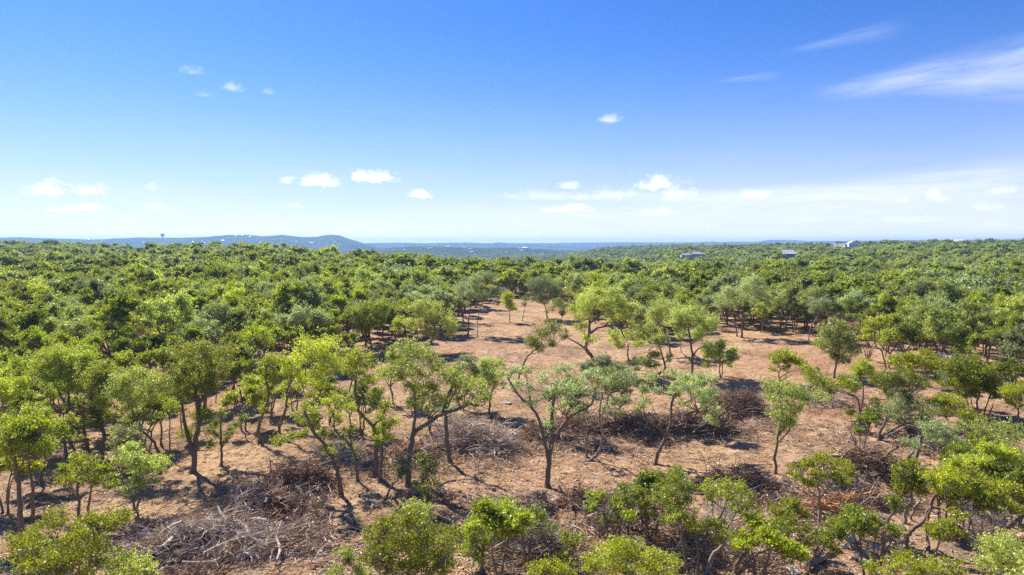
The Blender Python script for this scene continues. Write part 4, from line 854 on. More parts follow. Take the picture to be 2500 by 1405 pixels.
# trees recognisable in the photograph but like their neighbours: (kind, base px, base row, height in rows, label)
SEMI = [
 ('oak',6,2167,899,135,'three-stemmed yellow-green oak at the right end of the clearing'),
 ('oak',0,2205,884,120,'light green oak right behind the three-stemmed one at the right end of the clearing'),
 ('juniper',2,2290,897,95,'fan-shaped golden juniper with many short stems, right of the three-stemmed oak'),
 ('oak',1,2412,888,120,'oak with a leaning dark stem near the right edge, beyond the many-stemmed juniper'),
 ('juniper',3,2470,905,85,'shrubby juniper by the shaded ground at the right edge'),
 ('juniper',0,2350,868,90,'dark juniper between the fan-shaped juniper and the oak with the leaning stem'),
 ('juniper',4,2440,850,85,'golden juniper above the oak with the leaning stem at right'),
 ('oak',3,2318,824,100,'oak on two crooked stems by the sunny gap in the right woods'),
 ('juniper',5,2128,823,105,'straight-stemmed juniper on the right edge of the clearing, its shadow across the path'),
 ('juniper',3,2092,832,90,'juniper with three thin stems left of the straight-stemmed one'),
 ('bare',1,2143,800,90,'twiggy brown half-bare juniper behind the straight-stemmed one'),
 ('oak',4,1992,815,80,'dark oak on the right edge of the clearing beside the thin grey-stemmed one'),
 ('oak',7,2030,812,85,'full green oak behind the thin grey-stemmed oak'),
 ('juniper',1,1905,803,90,'tall juniper on two red stems at the back right of the clearing'),
 ('oak',5,1877,795,85,'olive oak right of the wide-spreading oak at the back of the clearing'),
 ('oak',3,1945,805,85,'oak on a dark double stem between the red-stemmed juniper and the dark oak'),
 ('oak',1,1745,790,80,'oak left of the wide-spreading one at the back right of the clearing'),
 ('oak',7,1640,775,85,'oak at the shaded back edge, above the two-tiered oak'),
 ('oak',2,1450,775,80,'pale oak directly behind the broad clearing oak'),
 ('oak',3,1400,745,75,'olive oak behind the small spreading oak at the head of the clearing'),
 ('juniper',1,985,770,80,'dark pointed juniper standing above the round-crowned oak'),
 ('juniper',5,950,800,85,'dark juniper just left of the round-crowned oak'),
 ('oak',6,985,845,85,'bright little oak between the pale-forked oak and the round-crowned one'),
 ('bare',1,810,870,85,'grey twiggy juniper among dark stems at the wood edge'),
 ('juniper',6,850,880,80,'dark-stemmed juniper on the shaded floor left of the pale-forked oak'),
 ('juniper',7,770,905,95,'juniper with a single stem above the wide bright oak'),
 ('juniper',1,690,915,95,'dark juniper behind the slender bright oak'),
 ('juniper',7,715,885,90,'olive juniper above the slender bright oak, at the wood edge'),
 ('bare',0,592,930,95,'silvery dead juniper with bare branches at the wood edge'),
 ('juniper',5,522,985,110,'single-stemmed juniper in the shade behind the large bright oak'),
 ('bare',2,508,950,80,'brown dead juniper in the shade of the left woods'),
 ('juniper',7,430,960,105,'dark juniper behind the left half of the large bright oak'),
 ('oak',0,300,990,120,'bright oak behind the left foreground group'),
 ('oak',6,60,940,105,'yellow-green oak behind the one at the left edge'),
 ('juniper',5,230,950,100,'dark juniper rising above the left foreground oaks'),
 ('oak',6,365,930,110,'yellow-green oak crown above the crooked-trunked oak'),
 ('oak',0,195,1010,125,'bright oak crown over the straight dark-stemmed oak at left'),
 ('bare',1,35,905,80,'greyish half-bare juniper at the left edge of the woods'),
 ('oak',3,1505,812,95,'olive oak at the wood edge just right of the broad clearing oak'),
 ('oak',1,1560,828,95,'oak at the wood edge behind the low bushy oak'),
 ('oak',7,1610,822,95,'grey-green oak at the wood edge above the winding-trunked oak'),
 ('oak',0,1665,812,95,'bright oak at the wood edge behind the two-tiered one'),
 ('oak',2,1720,806,90,'pale oak between the two-tiered and the wide-spreading oaks'),
 ('oak',5,1455,790,90,'wide pale oak at the wood edge right behind the trunk of the broad clearing oak'),
 ('juniper',2,2120,880,80,'golden juniper bush on the right end of the clearing, front of the straight-stemmed one'),
 ('juniper',4,2265,945,95,'short golden juniper behind the forked juniper at right'),
 ('juniper',0,2460,985,100,'dark juniper near the right edge behind the pale-topped one'),
 ('oak',2,2330,1000,110,'grey-green oak filling in between the junipers at right'),
 ('juniper',6,2100,1120,75,'sparse olive juniper beside the dark grey brush heap'),
 ('oak',6,2390,1260,110,'yellow-green oak among the golden junipers at lower right'),
 ('juniper',2,2350,1330,110,'broad golden juniper in front of the curved-trunked one at lower right'),
 ('juniper',0,2480,1290,120,'dark juniper half cut by the right edge at lower right'),
 ('juniper',6,2120,1440,110,'sparse juniper rising from the bottom edge under the boulders'),
 ('juniper',4,1860,1460,120,'golden juniper top at the bottom edge beneath the twin leaning trunks'),
 ('juniper',3,1230,1450,105,'slim dark juniper at the bottom edge between the two big foreground junipers'),
 ('juniper',0,1590,1330,85,'dark four-stemmed juniper in the rusty brush heap at bottom'),
 ('bare',1,1490,1340,80,'grey twiggy juniper skeleton beside the ragged juniper at bottom'),
 ('bare',0,1760,1345,70,'silver dead juniper in the rust brown heap at the bottom'),
 ('bare',1,1290,1400,75,'grey half-bare juniper at the bottom edge below the little sapling'),
 ('bare',2,2300,1290,75,'rusty dead juniper among the golden ones at lower right'),
 ('bare',0,2395,1370,70,'bleached dead juniper near the bottom right corner'),
 ('bare',1,2185,1010,70,'grey half-bare juniper under the forked juniper at right'),
 ('oak',0,100,1175,105,'yellow-green oak low at the left edge behind the tall slim junipers'),
 ('oak',4,330,1260,60,'small olive oak sprout on the tan mulch at lower left'),
 ('juniper',4,15,1250,110,'short golden juniper cut by the left edge'),
 ('oak',1,120,1060,120,'olive twin-stemmed oak deep in the left foreground group'),
 ('oak',4,205,1065,115,'small twin-stemmed olive oak among the joined dark stems at left'),
 ('oak',6,290,1060,125,'yellow-green twin-stemmed oak left of the crooked-trunked oak'),
 ('oak',1,350,1105,110,'thin olive oak beside the crooked trunk at left'),
 ('juniper',5,445,1060,115,'slender juniper stem showing between the black-trunked oak limbs'),
 ('juniper',5,575,1010,110,'slender juniper on the shaded brown floor behind the arm-reaching stem'),
 ('juniper',3,655,1010,105,'twin-stemmed juniper in the gap above the slender bright oak'),
 ('oak',6,715,1005,105,'yellow-green oak crown seen under the wide bright oak'),
 ('oak',4,805,1040,100,'small olive oak between the wide bright oak and the kinked one'),
 ('oak',1,885,1065,105,'twin-stemmed oak half hidden behind the kinked-trunk oak'),
 ('oak',4,1050,1060,105,'olive oak seen through the crown of the biggest oak left of centre'),
 ('oak',6,1130,1000,90,'yellow-green oak right of the biggest oak left of centre'),
 ('oak',2,1385,1060,80,'grey-green oak in the gap of the central fork-trunked oak'),
 ('oak',5,1480,990,85,'wide grey-green oak behind the brown windrow'),
 ('oak',1,1760,925,75,'olive oak at the right end of the two-tiered oak'),
 ('juniper',5,60,1120,120,'slender juniper among the trees near the left edge'),
 ('oak',6,600,1050,110,'yellow-green oak in the gap between the thick-trunked and slender oaks'),
 ('oak',3,1190,1010,60,'low olive oak bush behind the biggest oak left of centre'),
 ('oak',7,1500,1035,85,'olive oak behind the oak with the lying trunk'),
 ('oak',2,1690,1045,95,'broad grey-green oak behind the wide brown brush heap'),
 ('oak',0,960,985,95,'yellow-green oak behind the twin pair at centre left'),
 ('oak',7,850,965,95,'full olive oak behind the kinked-trunk oak'),
 ('oak',7,1560,775,75,'grey-green oak right behind the crown of the broad clearing oak'),
 ('oak',6,1335,905,60,'low oak regrowth in the clearing behind the central fork-trunked oak'),
]
SEMI = [s for s in SEMI if 'regrowth' not in s[5]]
HT = {'oak': 7.6, 'juniper': 6.4, 'bare': 5.8}
for i, (k, idx, bx, by, hpx, lab) in enumerate(SEMI):
    p = ground_px(bx, by); sc = math.hypot(p.x, p.y) / FPX
    place(k, idx, p.x, p.y, max(.7, min(1.25, hpx * sc / HT[k])), i * 2.4, lab)

OPEN = [(1205,704),(1308,704),(1335,735),(1410,768),(1460,795),(1500,818),(1560,835),(1640,830),(1700,795),(1760,795),(1830,815),(1900,812),(1990,825),(2100,840),(2150,875),(2230,925),(2330,955),(2420,975),(2500,985),(2700,1000),(2900,1300),(2600,1640),(-100,1640),(-250,1250),(-60,1100),(0,1075),(130,1050),(350,1020),(480,1010),(560,1000),(640,965),(700,925),(770,905),(860,880),(960,848),(1060,825),(1120,785),(1185,740)]
GAPS = [((2310,812),26,12),((1660,762),30,8),((1500,700),20,4),((2480,950),60,18)]
def in_open(u, v):
    c = False; n = len(OPEN); j = n - 1
    for i in range(n):
        xi, yi = OPEN[i]; xj, yj = OPEN[j]
        if (yi > v) != (yj > v) and u < (xj - xi) * (v - yi) / (yj - yi) + xi: c = not c
        j = i
    return c
def to_px(x, y, z):
    dz = z - CAM_Z; c, s = math.cos(PITCH), math.sin(PITCH)
    f = y * c - dz * s; up = y * s + dz * c
    if f <= .1: return None
    return 1250 + FPX * x / f, 702.5 - FPX * up / f

g = np.random.default_rng(99)
cand = []
step = 4.2
for ix in range(-90, 91):
    for iy in range(4, 62):
        x = (ix + .5 * (iy % 2) + g.uniform(-.38, .38)) * step; y = (iy + g.uniform(-.38, .38)) * step * .95
        d = math.hypot(x, y)
        if d > 215 or d < 30 or abs(x) > y * .78 + 4: continue
        z = tz(x, y); p = to_px(x, y, z)
        if p is None or in_open(*p): continue
        if any((p[0] - a[0]) ** 2 / w ** 2 + (p[1] - a[1]) ** 2 / h ** 2 < 1 for a, w, h in GAPS): continue
        if any((x - a) ** 2 + (y - b) ** 2 < (r * 1.35) ** 2 for a, b, r in used): continue
        cand.append((d, x, y, p))
cand.sort()
cnt = {'oak': 0, 'juniper': 0, 'bare': 0}
LIM = {'oak': 215, 'juniper': 245, 'bare': 60}
rest_near = []
KN = {'oak': 'oak', 'juniper': 'juniper', 'bare': 'half-bare grey juniper'}
for (d, x, y, p) in cand:
    # drifts of oak and juniper, as the photograph shows: junipers rule on the left, oaks in the middle and right
    u = fbm(np.array([x / 22.]), np.array([y / 22.]), 2, 41)[0]
    wj = .62 if p[0] < 1000 else (.42 if p[0] < 1500 else .40)
    if p[0] > 2050: wj = .55
    r = g.random() + u * .55
    k = 'juniper' if r < wj else 'oak'
    if g.random() < .07: k = 'bare'
    s = min(1.35, max(.6, 1.0 + g.normal() * .17)); rot = g.uniform(0, 6.28); idx = int(g.integers(0, 8))
    if cnt[k] >= LIM[k] or d > 175:
        rest_near.append((x, y, k, s, rot, idx)); continue
    cnt[k] += 1
    q = p[0]
    zone = ('off the left side of the picture' if q < -10 else 'at the far left' if q < 330 else 'left of centre' if q < 700 else 'along the left side of the clearing' if q < 1120
            else 'beyond the head of the clearing' if q < 1560 else 'behind the right clearing' if q < 2040 else 'at the far right' if q < 2510 else 'off the right side of the picture')
    band = 'in the front rows' if d < 95 else 'in the middle rows' if d < 130 else 'deep in the woods'
    if k == 'oak': ds = ['grey-green single-stemmed', 'pale bright twin-stemmed', 'bushy grey-green', 'tall olive', 'small twin-stemmed olive', 'broad pale', 'yellow-green twin-stemmed', 'full-crowned olive'][idx]
    elif k == 'juniper': ds = ['dark four-stemmed', 'tall dark', 'broad golden', 'slim twin-stemmed dark', 'short golden', 'slender single-stemmed dark', 'sparse dark', 'round dark single-stemmed'][idx]
    else: ds = ['bleached leafless', 'grey half-bare', 'rusty half-bare'][idx % 3]
    if k == 'oak': ds = ['yellow-green single-stemmed', 'olive twin-stemmed', 'broad grey-green', 'tall olive', 'small twin-stemmed olive', 'widest grey-green', 'yellow-green twin-stemmed', 'full-crowned olive'][idx]
    nm = 'juniper' if k == 'bare' else k
    place(k, idx, x, y, s, rot, f'{ds} {nm} {band} {zone}', f'{"half-bare juniper" if k == "bare" else nm}s in the woodland {zone}', sz=g.uniform(.85, 1.2))
print('TRIS', sum(len(o.data.loops) - 2 * len(o.data.polygons) for o in {o.data.name: o for o in C.objects if o.type == 'MESH'}.values()))
print('woodland trees', cnt, 'left over', len(rest_near), 'heroes+semi', len(used))
# ------------------------------------------------------------------ brush heaps
def branch_mesh(seed, mat, L=2.6, twigs=9):
    g = np.random.default_rng(seed); w = Wood()
    P = curve((-L / 2, 0, 0), (L / 2, g.normal() * .3, g.normal() * .12), g, 7, .10)
    w.tube(P, np.linspace(.034, .012, 7) * g.uniform(.7, 1.5), 4)
    for k in range(twigs):
        i = g.integers(1, 7); b = P[i]; s = g.choice([-1, 1]); l = L * g.uniform(.18, .42)
        e = b + np.array([l * g.uniform(.5, .9), s * l * g.uniform(.3, .8), g.normal() * .25 * l])
        Q = curve(b, e, g, 4, .14); w.tube(Q, np.linspace(.015, .004, 4), 3)
        if g.random() < .5:
            e2 = Q[2] + np.array([l * .3, g.normal() * .3 * l, g.normal() * .2 * l]); w.tube(np.array([Q[2], e2]), [.008, .003], 3)
    return w.mesh('branch', M[mat], smooth=False)
TONES = {'grey': ['dead_grey', 'dead_grey', 'dead_brown'], 'brown': ['dead_brown', 'dead_grey', 'dead_rust'], 'dark': ['dead_dark', 'dead_brown', 'dead_dark'],
         'orange': ['dead_orange', 'dead_orange', 'dead_brown'], 'rust': ['dead_rust', 'dead_grey', 'dead_rust']}
LIMB = {}
def limb_mesh(seed, mat, L, r):
    g = np.random.default_rng(seed); w = Wood(); P = curve((-L / 2, 0, 0), (L / 2, 0, 0), g, 7, .12); w.tube(P, np.linspace(r, r * .45, 7), 6)
    for k in range(3):
        b = P[2 + k]; e = b + np.array([L * .22, g.choice([-1, 1]) * L * .2, g.normal() * .15]); w.tube(curve(b, e, g, 4, .15), np.linspace(r * .45, r * .15, 4), 4)
    return w.mesh('limb', M[mat], smooth=False)
BR = {}
for mt in ('dead_grey', 'dead_brown', 'dead_dark', 'dead_orange', 'dead_rust'):
    BR[mt] = [branch_mesh(500 + i * 7 + len(mt), mt, [2.2, 2.8, 3.4, 1.8][i], [8, 11, 7, 12][i]) for i in range(4)]

for pi, (x, y, rx, ry, mh, nb, tone, lab) in enumerate(piles):
    g = np.random.default_rng(700 + pi)
    bz = tz(x, y)
    root = empty('brush_heap', (x, y, bz - mh * .5), lab, 'brush heap')
    n0 = int(nb * .75)
    a0 = g.uniform(-.5, .5)
    subs = [(g.uniform(-.62, .62) * rx, g.uniform(-.55, .55) * ry, g.uniform(.32, .62)) for _ in range(5)]
    for k in range(n0):
        a = g.uniform(0, 6.28); u = math.sqrt(g.random()) * .95
        sb = subs[k % 5]; lx, ly = sb[0] + math.cos(a) * u * rx * sb[2], sb[1] + math.sin(a) * u * ry * sb[2]
        gz = tz(x + lx, y + ly); lift = max(0, 1 - u * u) * mh * .62 * g.uniform(.1, 1.0) + .06
        o = link('branch', BR[TONES[tone][int(g.integers(0, 3))]][int(g.integers(0, 4))], root)
        o.location = (lx, ly, gz - (bz - mh * .5) + lift)
        o.rotation_euler = (g.normal() * .5, g.normal() * .42, g.normal() * .8 + a0 if g.random() < .6 else g.uniform(0, 6.28))
        sc = g.uniform(.55, 1.3); o.scale = (sc, sc, sc)
    for k in range(int(nb * .12) + 2):
        mt = {'grey': 'dead_grey', 'brown': 'bark_juniper', 'dark': 'bark_juniper', 'orange': 'dead_orange', 'rust': 'dead_brown'}[tone]
        if mt not in LIMB: LIMB[mt] = [limb_mesh(40 + q_, mt, [2.6, 3.6, 1.8][q_], [.07, .09, .06][q_]) for q_ in range(3)]
        sb = subs[k % 5]; a = g.uniform(0, 6.28); lx, ly = sb[0] + math.cos(a) * rx * sb[2] * .8, sb[1] + math.sin(a) * ry * sb[2] * .8
        o = link('limb', LIMB[mt][k % 3], root); o.location = (lx, ly, tz(x + lx, y + ly) - (bz - mh * .5) + mh * .3 * g.random() + .12); o.rotation_euler = (0, g.normal() * .3, g.uniform(0, 6.28))
    # the mass of thin twigs and dead needles inside
    w = Wood(); nt = int(900 * rx * ry / 9 + 500)
    nt = min(int(nt * 1.3), 5200)
    V, F = [], []
    a = g.uniform(0, 6.28, nt); u = np.sqrt(g.random(nt)) * g.uniform(.7, 1.25, nt); S5 = np.array(subs)[g.integers(0, 5, nt)]; lx = S5[:, 0] + np.cos(a) * u * rx * S5[:, 2]; ly = S5[:, 1] + np.sin(a) * u * ry * S5[:, 2]
    lz = terrain(x + lx, y + ly) - (bz - mh * .5) + np.maximum(0, 1 - u * u) * mh * .65 * g.random(nt) + .03
    c = np.stack([lx, ly, lz], -1); th = g.normal(size=nt) * .7 + a0 + (g.random(nt) < .35) * g.uniform(0, 3.14, nt)
    d = np.stack([np.cos(th), np.sin(th), g.normal(size=nt) * .55], -1); d /= np.linalg.norm(d, axis=1)[:, None]
    L = g.uniform(.35, 1.45, nt)[:, None]; s = np.cross(d, g.normal(size=(nt, 3))); s /= np.linalg.norm(s, axis=1)[:, None]; s *= g.uniform(.008, .024, nt)[:, None]
    mid = c + s * 0 + np.cross(d, s) * 6 * L
    v = np.stack([c - d * L * .5 - s, c - d * L * .5 + s, mid + s, mid - s, c + d * L * .5 + s * .4, c + d * L * .5 - s * .4], 1).reshape(-1, 3)
    base = np.arange(nt) * 6
    f = np.concatenate([np.stack([base, base + 1, base + 2, base + 3], -1), np.stack([base + 3, base + 2, base + 4, base + 5], -1)])
    tm = TONES[tone]
    mi = np.concatenate([np.arange(nt) % 3] * 2)
    tw = link('twig_tangle', mesh_from('twig_tangle', v, f.ravel(), np.full(len(f), 4), [M[q] for q in tm], mi), root); tw['kind'] = 'stuff'
    if tone in ('rust', 'dark', 'brown'):
        k = int(nt * (.9 if tone == 'rust' else .4)); i = g.integers(0, nt, k)
        cc = c[i] + g.normal(size=(k, 3)) * .08; v = tri_leaves(np.repeat(cc, 3, 0) + g.normal(size=(k * 3, 3)) * .06, .11, g, .3)
        nl = link('dead_needles', mesh_from('dead_needles', v, np.arange(len(v)), np.full(len(v) // 3, 3), [M['needle_dead']]), root); nl['kind'] = 'stuff'

# ------------------------------------------------------------------ loose chips, sticks and stones on the mulched ground
def scatter_ground(n, seed, dmin=30, dmax=135, p=1.35):
    g = np.random.default_rng(seed); u = g.random(n)
    d = (dmin ** (-p + 1) + u * (dmax ** (-p + 1) - dmin ** (-p + 1))) ** (1 / (1 - p)); a = np.radians(g.uniform(-40, 40, n))
    x = d * np.sin(a); y = d * np.cos(a); keep = fbm(x / 4, y / 4, 3, 77) + g.normal(size=n) * .25 > -.15
    x, y = x[keep], y[keep]; return x, y, terrain(x, y), g
x, y, z, g = scatter_ground(95000, 31); n = len(x)
th = g.uniform(0, np.pi, n); L = g.uniform(.08, .40, n) * (g.random(n) ** .6); wv_ = g.uniform(.010, .034, n)
d = np.stack([np.cos(th), np.sin(th), g.normal(size=n) * .16], -1) * L[:, None]; s = np.stack([-np.sin(th), np.cos(th), g.normal(size=n) * .5], -1) * wv_[:, None]
c = np.stack([x, y, z + .035], -1)
v = np.stack([c - d - s, c + d - s * .5, c + d * .9 + s, c - d + s], 1).reshape(-1, 3)
f = np.arange(n * 4)
o = link('wood_chips', mesh_from('wood_chips', v, f, np.full(n, 4), [M['chips'], M['dead_brown'], M['dead_grey'], M['dead_rust']], g.choice(4, n, p=[.4, .22, .13, .25]))); o['kind'] = 'stuff'
o['label'] = 'shredded wood chips strewn over the tan mulched ground'
x, y, z, g = scatter_ground(9000, 32, 30, 150); n = len(x)
keep = (fbm(x / 11, y / 11, 2, 91) > .08); x, y, z = x[keep], y[keep], z[keep]; n = len(x)
oc = np.array([[1,0,0],[0,1,0],[-1,0,0],[0,-1,0],[0,0,1]], float)
fa = np.array([[0,1,4],[1,2,4],[2,3,4],[3,0,4]])
sz = g.uniform(.03, .13, n) * g.random(n) ** .5 + .02
v = (oc[None] * (g.uniform(.6, 1.3, (n, 5, 1))) * sz[:, None, None] * np.array([1.2, 1, .7]))
ro = g.uniform(0, 6.28, n); cr, sr = np.cos(ro)[:, None], np.sin(ro)[:, None]
vx = v[..., 0] * cr - v[..., 1] * sr; vy = v[..., 0] * sr + v[..., 1] * cr
v = np.stack([vx + x[:, None], vy + y[:, None], v[..., 2] + z[:, None] + .01], -1).reshape(-1, 3)
f = (np.arange(n)[:, None, None] * 5 + fa[None]).ravel()
o = link('limestone_rubble', mesh_from('limestone_rubble', v, f, np.full(n * 4, 3), [M['limestone']])); o['kind'] = 'stuff'
o['label'] = 'small pale limestone chips scattered over the soil'

# a band of cut twigs and trampled boughs linking the heaps
BANDS = [((960,1125),(1260,1110),34),((1260,1085),(1560,1075),26),((1540,1075),(1890,1035),36),((1720,1205),(2010,1215),34),((1990,1180),(2240,1190),52),((560,1225),(820,1180),44),((300,1345),(800,1300),75),((760,1120),(960,1150),30),
         ((1380,1260),(1660,1300),46),((1180,1330),(1440,1360),50),((1960,1270),(2160,1250),40),((1640,1330),(1960,1340),55),((2180,1060),(2460,1130),40),((1950,960),(2200,1000),26),((1880,1030),(2080,1060),30),((1150,1240),(1400,1250),26)]
g = np.random.default_rng(61); LX, LY, LT = [], [], []
for (p0, p1, wv0) in BANDS:
    nn = int(math.hypot(p1[0] - p0[0], p1[1] - p0[1]) * wv0 * .24)
    f_ = g.random(nn); qx = p0[0] + (p1[0] - p0[0]) * f_ + g.normal(size=nn) * 12; qy = p0[1] + (p1[1] - p0[1]) * f_ + g.normal(size=nn) * wv0 * .55 + 10 * np.sin(f_ * 9)
    u_ = (qx - 1250) / FPX; v_ = (702.5 - qy) / FPX; yy_ = math.cos(PITCH) + v_ * math.sin(PITCH); zz_ = -math.sin(PITCH) + v_ * math.cos(PITCH)
    tt = -CAM_Z / zz_; LX.append(u_ * tt); LY.append(yy_ * tt); LT.append(np.full(nn, g.uniform(0, 3.14)))
x = np.concatenate(LX); y = np.concatenate(LY); th = np.concatenate(LT) + g.normal(size=len(x)) * .75; n = len(x); z = terrain(x, y)
keep = fbm(x / 2.2, y / 2.2, 3, 15) > -.28; x, y, z, th = x[keep], y[keep], z[keep], th[keep]; n = len(x)
c = np.stack([x, y, z + .05 + g.random(n) ** 2 * .7 * (g.random(n) < .6)], -1); d = np.stack([np.cos(th), np.sin(th), g.normal(size=n) * .22], -1); L = (g.uniform(.3, 1.5, n) * g.uniform(.4, 1, n))[:, None] * .5
s = np.cross(d, g.normal(size=(n, 3))); s /= np.linalg.norm(s, axis=1)[:, None]; s *= g.uniform(.008, .022, n)[:, None]; mid = c + np.cross(d, s) * 8 * L
v = np.stack([c - d * L - s, c - d * L + s, mid + s, mid - s, c + d * L + s * .4, c + d * L - s * .4], 1).reshape(-1, 3); base = np.arange(n) * 6
f = np.concatenate([np.stack([base, base + 1, base + 2, base + 3], -1), np.stack([base + 3, base + 2, base + 4, base + 5], -1)]); mi = g.choice(4, n, p=[.38, .3, .12, .2])
o = link('cut_twigs', mesh_from('cut_twigs', v, f.ravel(), np.full(len(f), 4), [M['dead_grey'], M['dead_brown'], M['dead_dark'], M['dead_rust']], np.concatenate([mi, mi]))); o['kind'] = 'stuff'
o['label'] = 'trampled litter of cut twigs and dead boughs between the brush heaps'
k = int(n * .22); i = g.integers(0, n, k); cc = np.repeat(c[i], 3, 0) + g.normal(size=(k * 3, 3)) * np.array([.14, .14, .03])
v = tri_leaves(cc, .10, g, .9); o = link('brown_needle_litter', mesh_from('brown_needle_litter', v, np.arange(len(v)), np.full(len(v) // 3, 3), [M['needle_dead']])); o['kind'] = 'stuff'
print('twigs', n)

# longer sticks lying about, each its own object
sticks = [branch_mesh(900 + i, ['dead_grey', 'dead_brown', 'dead_grey', 'dead_dark'][i], [1.6, 2.4, 1.2, 2.0][i], [2, 5, 1, 4][i]) for i in range(4)]
STK = [(505,1262,80),(560,1205,20),(790,1290,100),(835,1265,70),(880,1330,30),(905,1290,60),(700,1320,10),(1180,1245,40),(1120,1175,20),(1220,1215,-30),(1405,1215,35),(1505,1190,10),(1680,1130,-20),(1760,1120,15),(1850,1145,40),(1935,1105,-15),(1985,1090,20),(2055,1015,100),(2000,1045,30),(2120,1275,-25),(2090,1250,10),(1840,1000,-40),(990,1290,20),(1100,1290,-10),(640,1160,15),(380,1230,30),(300,1215,-15),(620,1370,60),(240,1225,5),(740,1260,-30),(1290,1230,15),(2200,1290,20),(2330,1330,-20),(2390,1300,10),(1240,1020,60),(870,1250,85),(1450,1170,-10),(1560,1215,25),(1875,1180,-60),(1330,1220,0)]
for i, (px, py, a) in enumerate(STK):
    p = ground_px(px, py); o = link('fallen_stick', sticks[i % 4]); o.location = (p.x, p.y, p.z + .07); o.rotation_euler = (R(i * 37 % 30), R(-4 + i % 8), R(a)); s_ = .8 + .1 * (i % 5); o.scale = (s_,) * 3
    zx = 'lower left' if px < 640 else 'left of centre' if px < 1000 else 'in the middle' if px < 1500 else 'right of centre' if px < 2000 else 'lower right'
    o['label'] = ['pale short forked stick', 'brown branched stick', 'small grey bare stick', 'dark twiggy stick'][i % 4] + ' lying loose on the mulch ' + zx; o['category'] = 'stick'; o['group'] = 'loose sticks on the mulch'

def log(px, py, L, r, rot, mat, label, name='fallen_log', bend=.1):
    g = np.random.default_rng(int(px)); p = ground_px(px, py); w = Wood()
    P = curve((-L / 2, 0, 0), (L / 2, 0, 0), g, 9, bend); rr = np.linspace(r, r * .7, 9) * g.uniform(.85, 1.15, 9)
    w.tube(P, rr, 9)
    root = empty(name, (p.x, p.y, p.z + r * .7), label, 'log'); root.rotation_euler = (0, 0, R(rot))
    link('trunk', w.mesh('trunk', M[mat]), root)
    for e, k in ((P[0], 0), (P[-1], -1)):
        w2 = Wood(); dv = (P[1] - P[0]) if k == 0 else (P[-1] - P[-2]); dv /= np.linalg.norm(dv); sg = -1 if k == 0 else 1
        w2.tube(np.array([e - dv * .01 * sg, e + dv * sg * .02, e + dv * sg * .021]), [rr[k] * .97, rr[k] * .94, .003], 9)
        link('cut_end', w2.mesh('cut_end', M['chips']), root)
    w3 = Wood()
    for _ in range(3):
        b = P[g.integers(2, 7)]; w3.tube(np.array([b, b + np.array([g.normal() * .2, g.normal() * .3, .35])]), [r * .3, r * .2], 5)
    link('branch_stub', w3.mesh('branch_stub', M[mat]), root)
log(1992, 1378, 1.9, .20, 35, 'twig_grey', 'thick grey lichened log with a dark shaded side at the bottom edge')
log(2135, 1285, 1.5, .17, 8, 'twig_grey', 'short grey log lying beside the split orange cedar heap')
log(1905, 1352, 1.4, .05, 20, 'dead_brown', 'thin brown pole lying at the foot of the bright green juniper')
log(2395, 1155, 3.2, .13, 12, 'bark_pale', 'long pale fallen limb under the wide oak at the right edge', bend=.2)
log(120, 1068, 1.8, .12, 28, 'bark_pale', 'grey log lying among the bright oaks at the left edge')
log(870, 1300, 1.5, .09, -20, 'bark_oak', 'blackened stub of trunk lying at the tip of the leaning oak shadow')
log(2060, 1290, 2.0, .06, -12, 'dead_orange', 'split orange cedar pole lying on the heap beside the boulders')

def boulder(px, py, s, label, seed):
    g = np.random.default_rng(seed); p = ground_px(px, py)
    import bmesh
    bm = bmesh.new(); bmesh.ops.create_icosphere(bm, subdivisions=3, radius=1)
    for v in bm.verts:
        c = v.co; n_ = fbm(np.array([c.x * 1.3 + seed]), np.array([c.y * 1.3 + c.z * 1.7]), 3, seed)[0]
        q = max(abs(c.x), abs(c.y), abs(c.z)); k = (.72 + .28 / q * .9) * (1 + .28 * n_)
        v.co = Vector((c.x * s[0], c.y * s[1], c.z * s[2])) * k
    me = bpy.data.meshes.new('boulder'); bm.to_mesh(me); bm.free(); me.materials.append(M['limestone'])
    o = link('boulder', me); o.location = (p.x, p.y, p.z + s[2] * .35); o.rotation_euler = (0, 0, g.uniform(0, 3)); o['label'] = label; o['category'] = 'boulder'
boulder(2072, 1321, (.34, .30, .28), 'rounded pale limestone boulder, larger one beside the split cedar heap', 3)
boulder(2058, 1336, (.20, .16, .13), 'small pale rock touching the rounded boulder on its lower left', 4)
boulder(2136, 1338, (.27, .19, .15), 'flat cream limestone rock between the rounded boulder and the broken-off stem', 5)
boulder(1935, 1394, (.55, .32, .10), 'broad flat slab of pale limestone at the bottom edge next to the grey log', 6)
boulder(2110, 1375, (.42, .28, .13), 'low grey limestone slab half in shade above the bottom juniper tops', 7)
boulder(1360, 905, (.3, .2, .10), 'small pale rock in the open clearing left of the broad oak', 8)
boulder(715, 1037, (.5, .3, .08), 'flat white limestone patch below the wide bright oak', 9)
boulder(1235, 985, (.6, .3, .10), 'pale limestone ledge behind the central fork-trunked oak', 10)

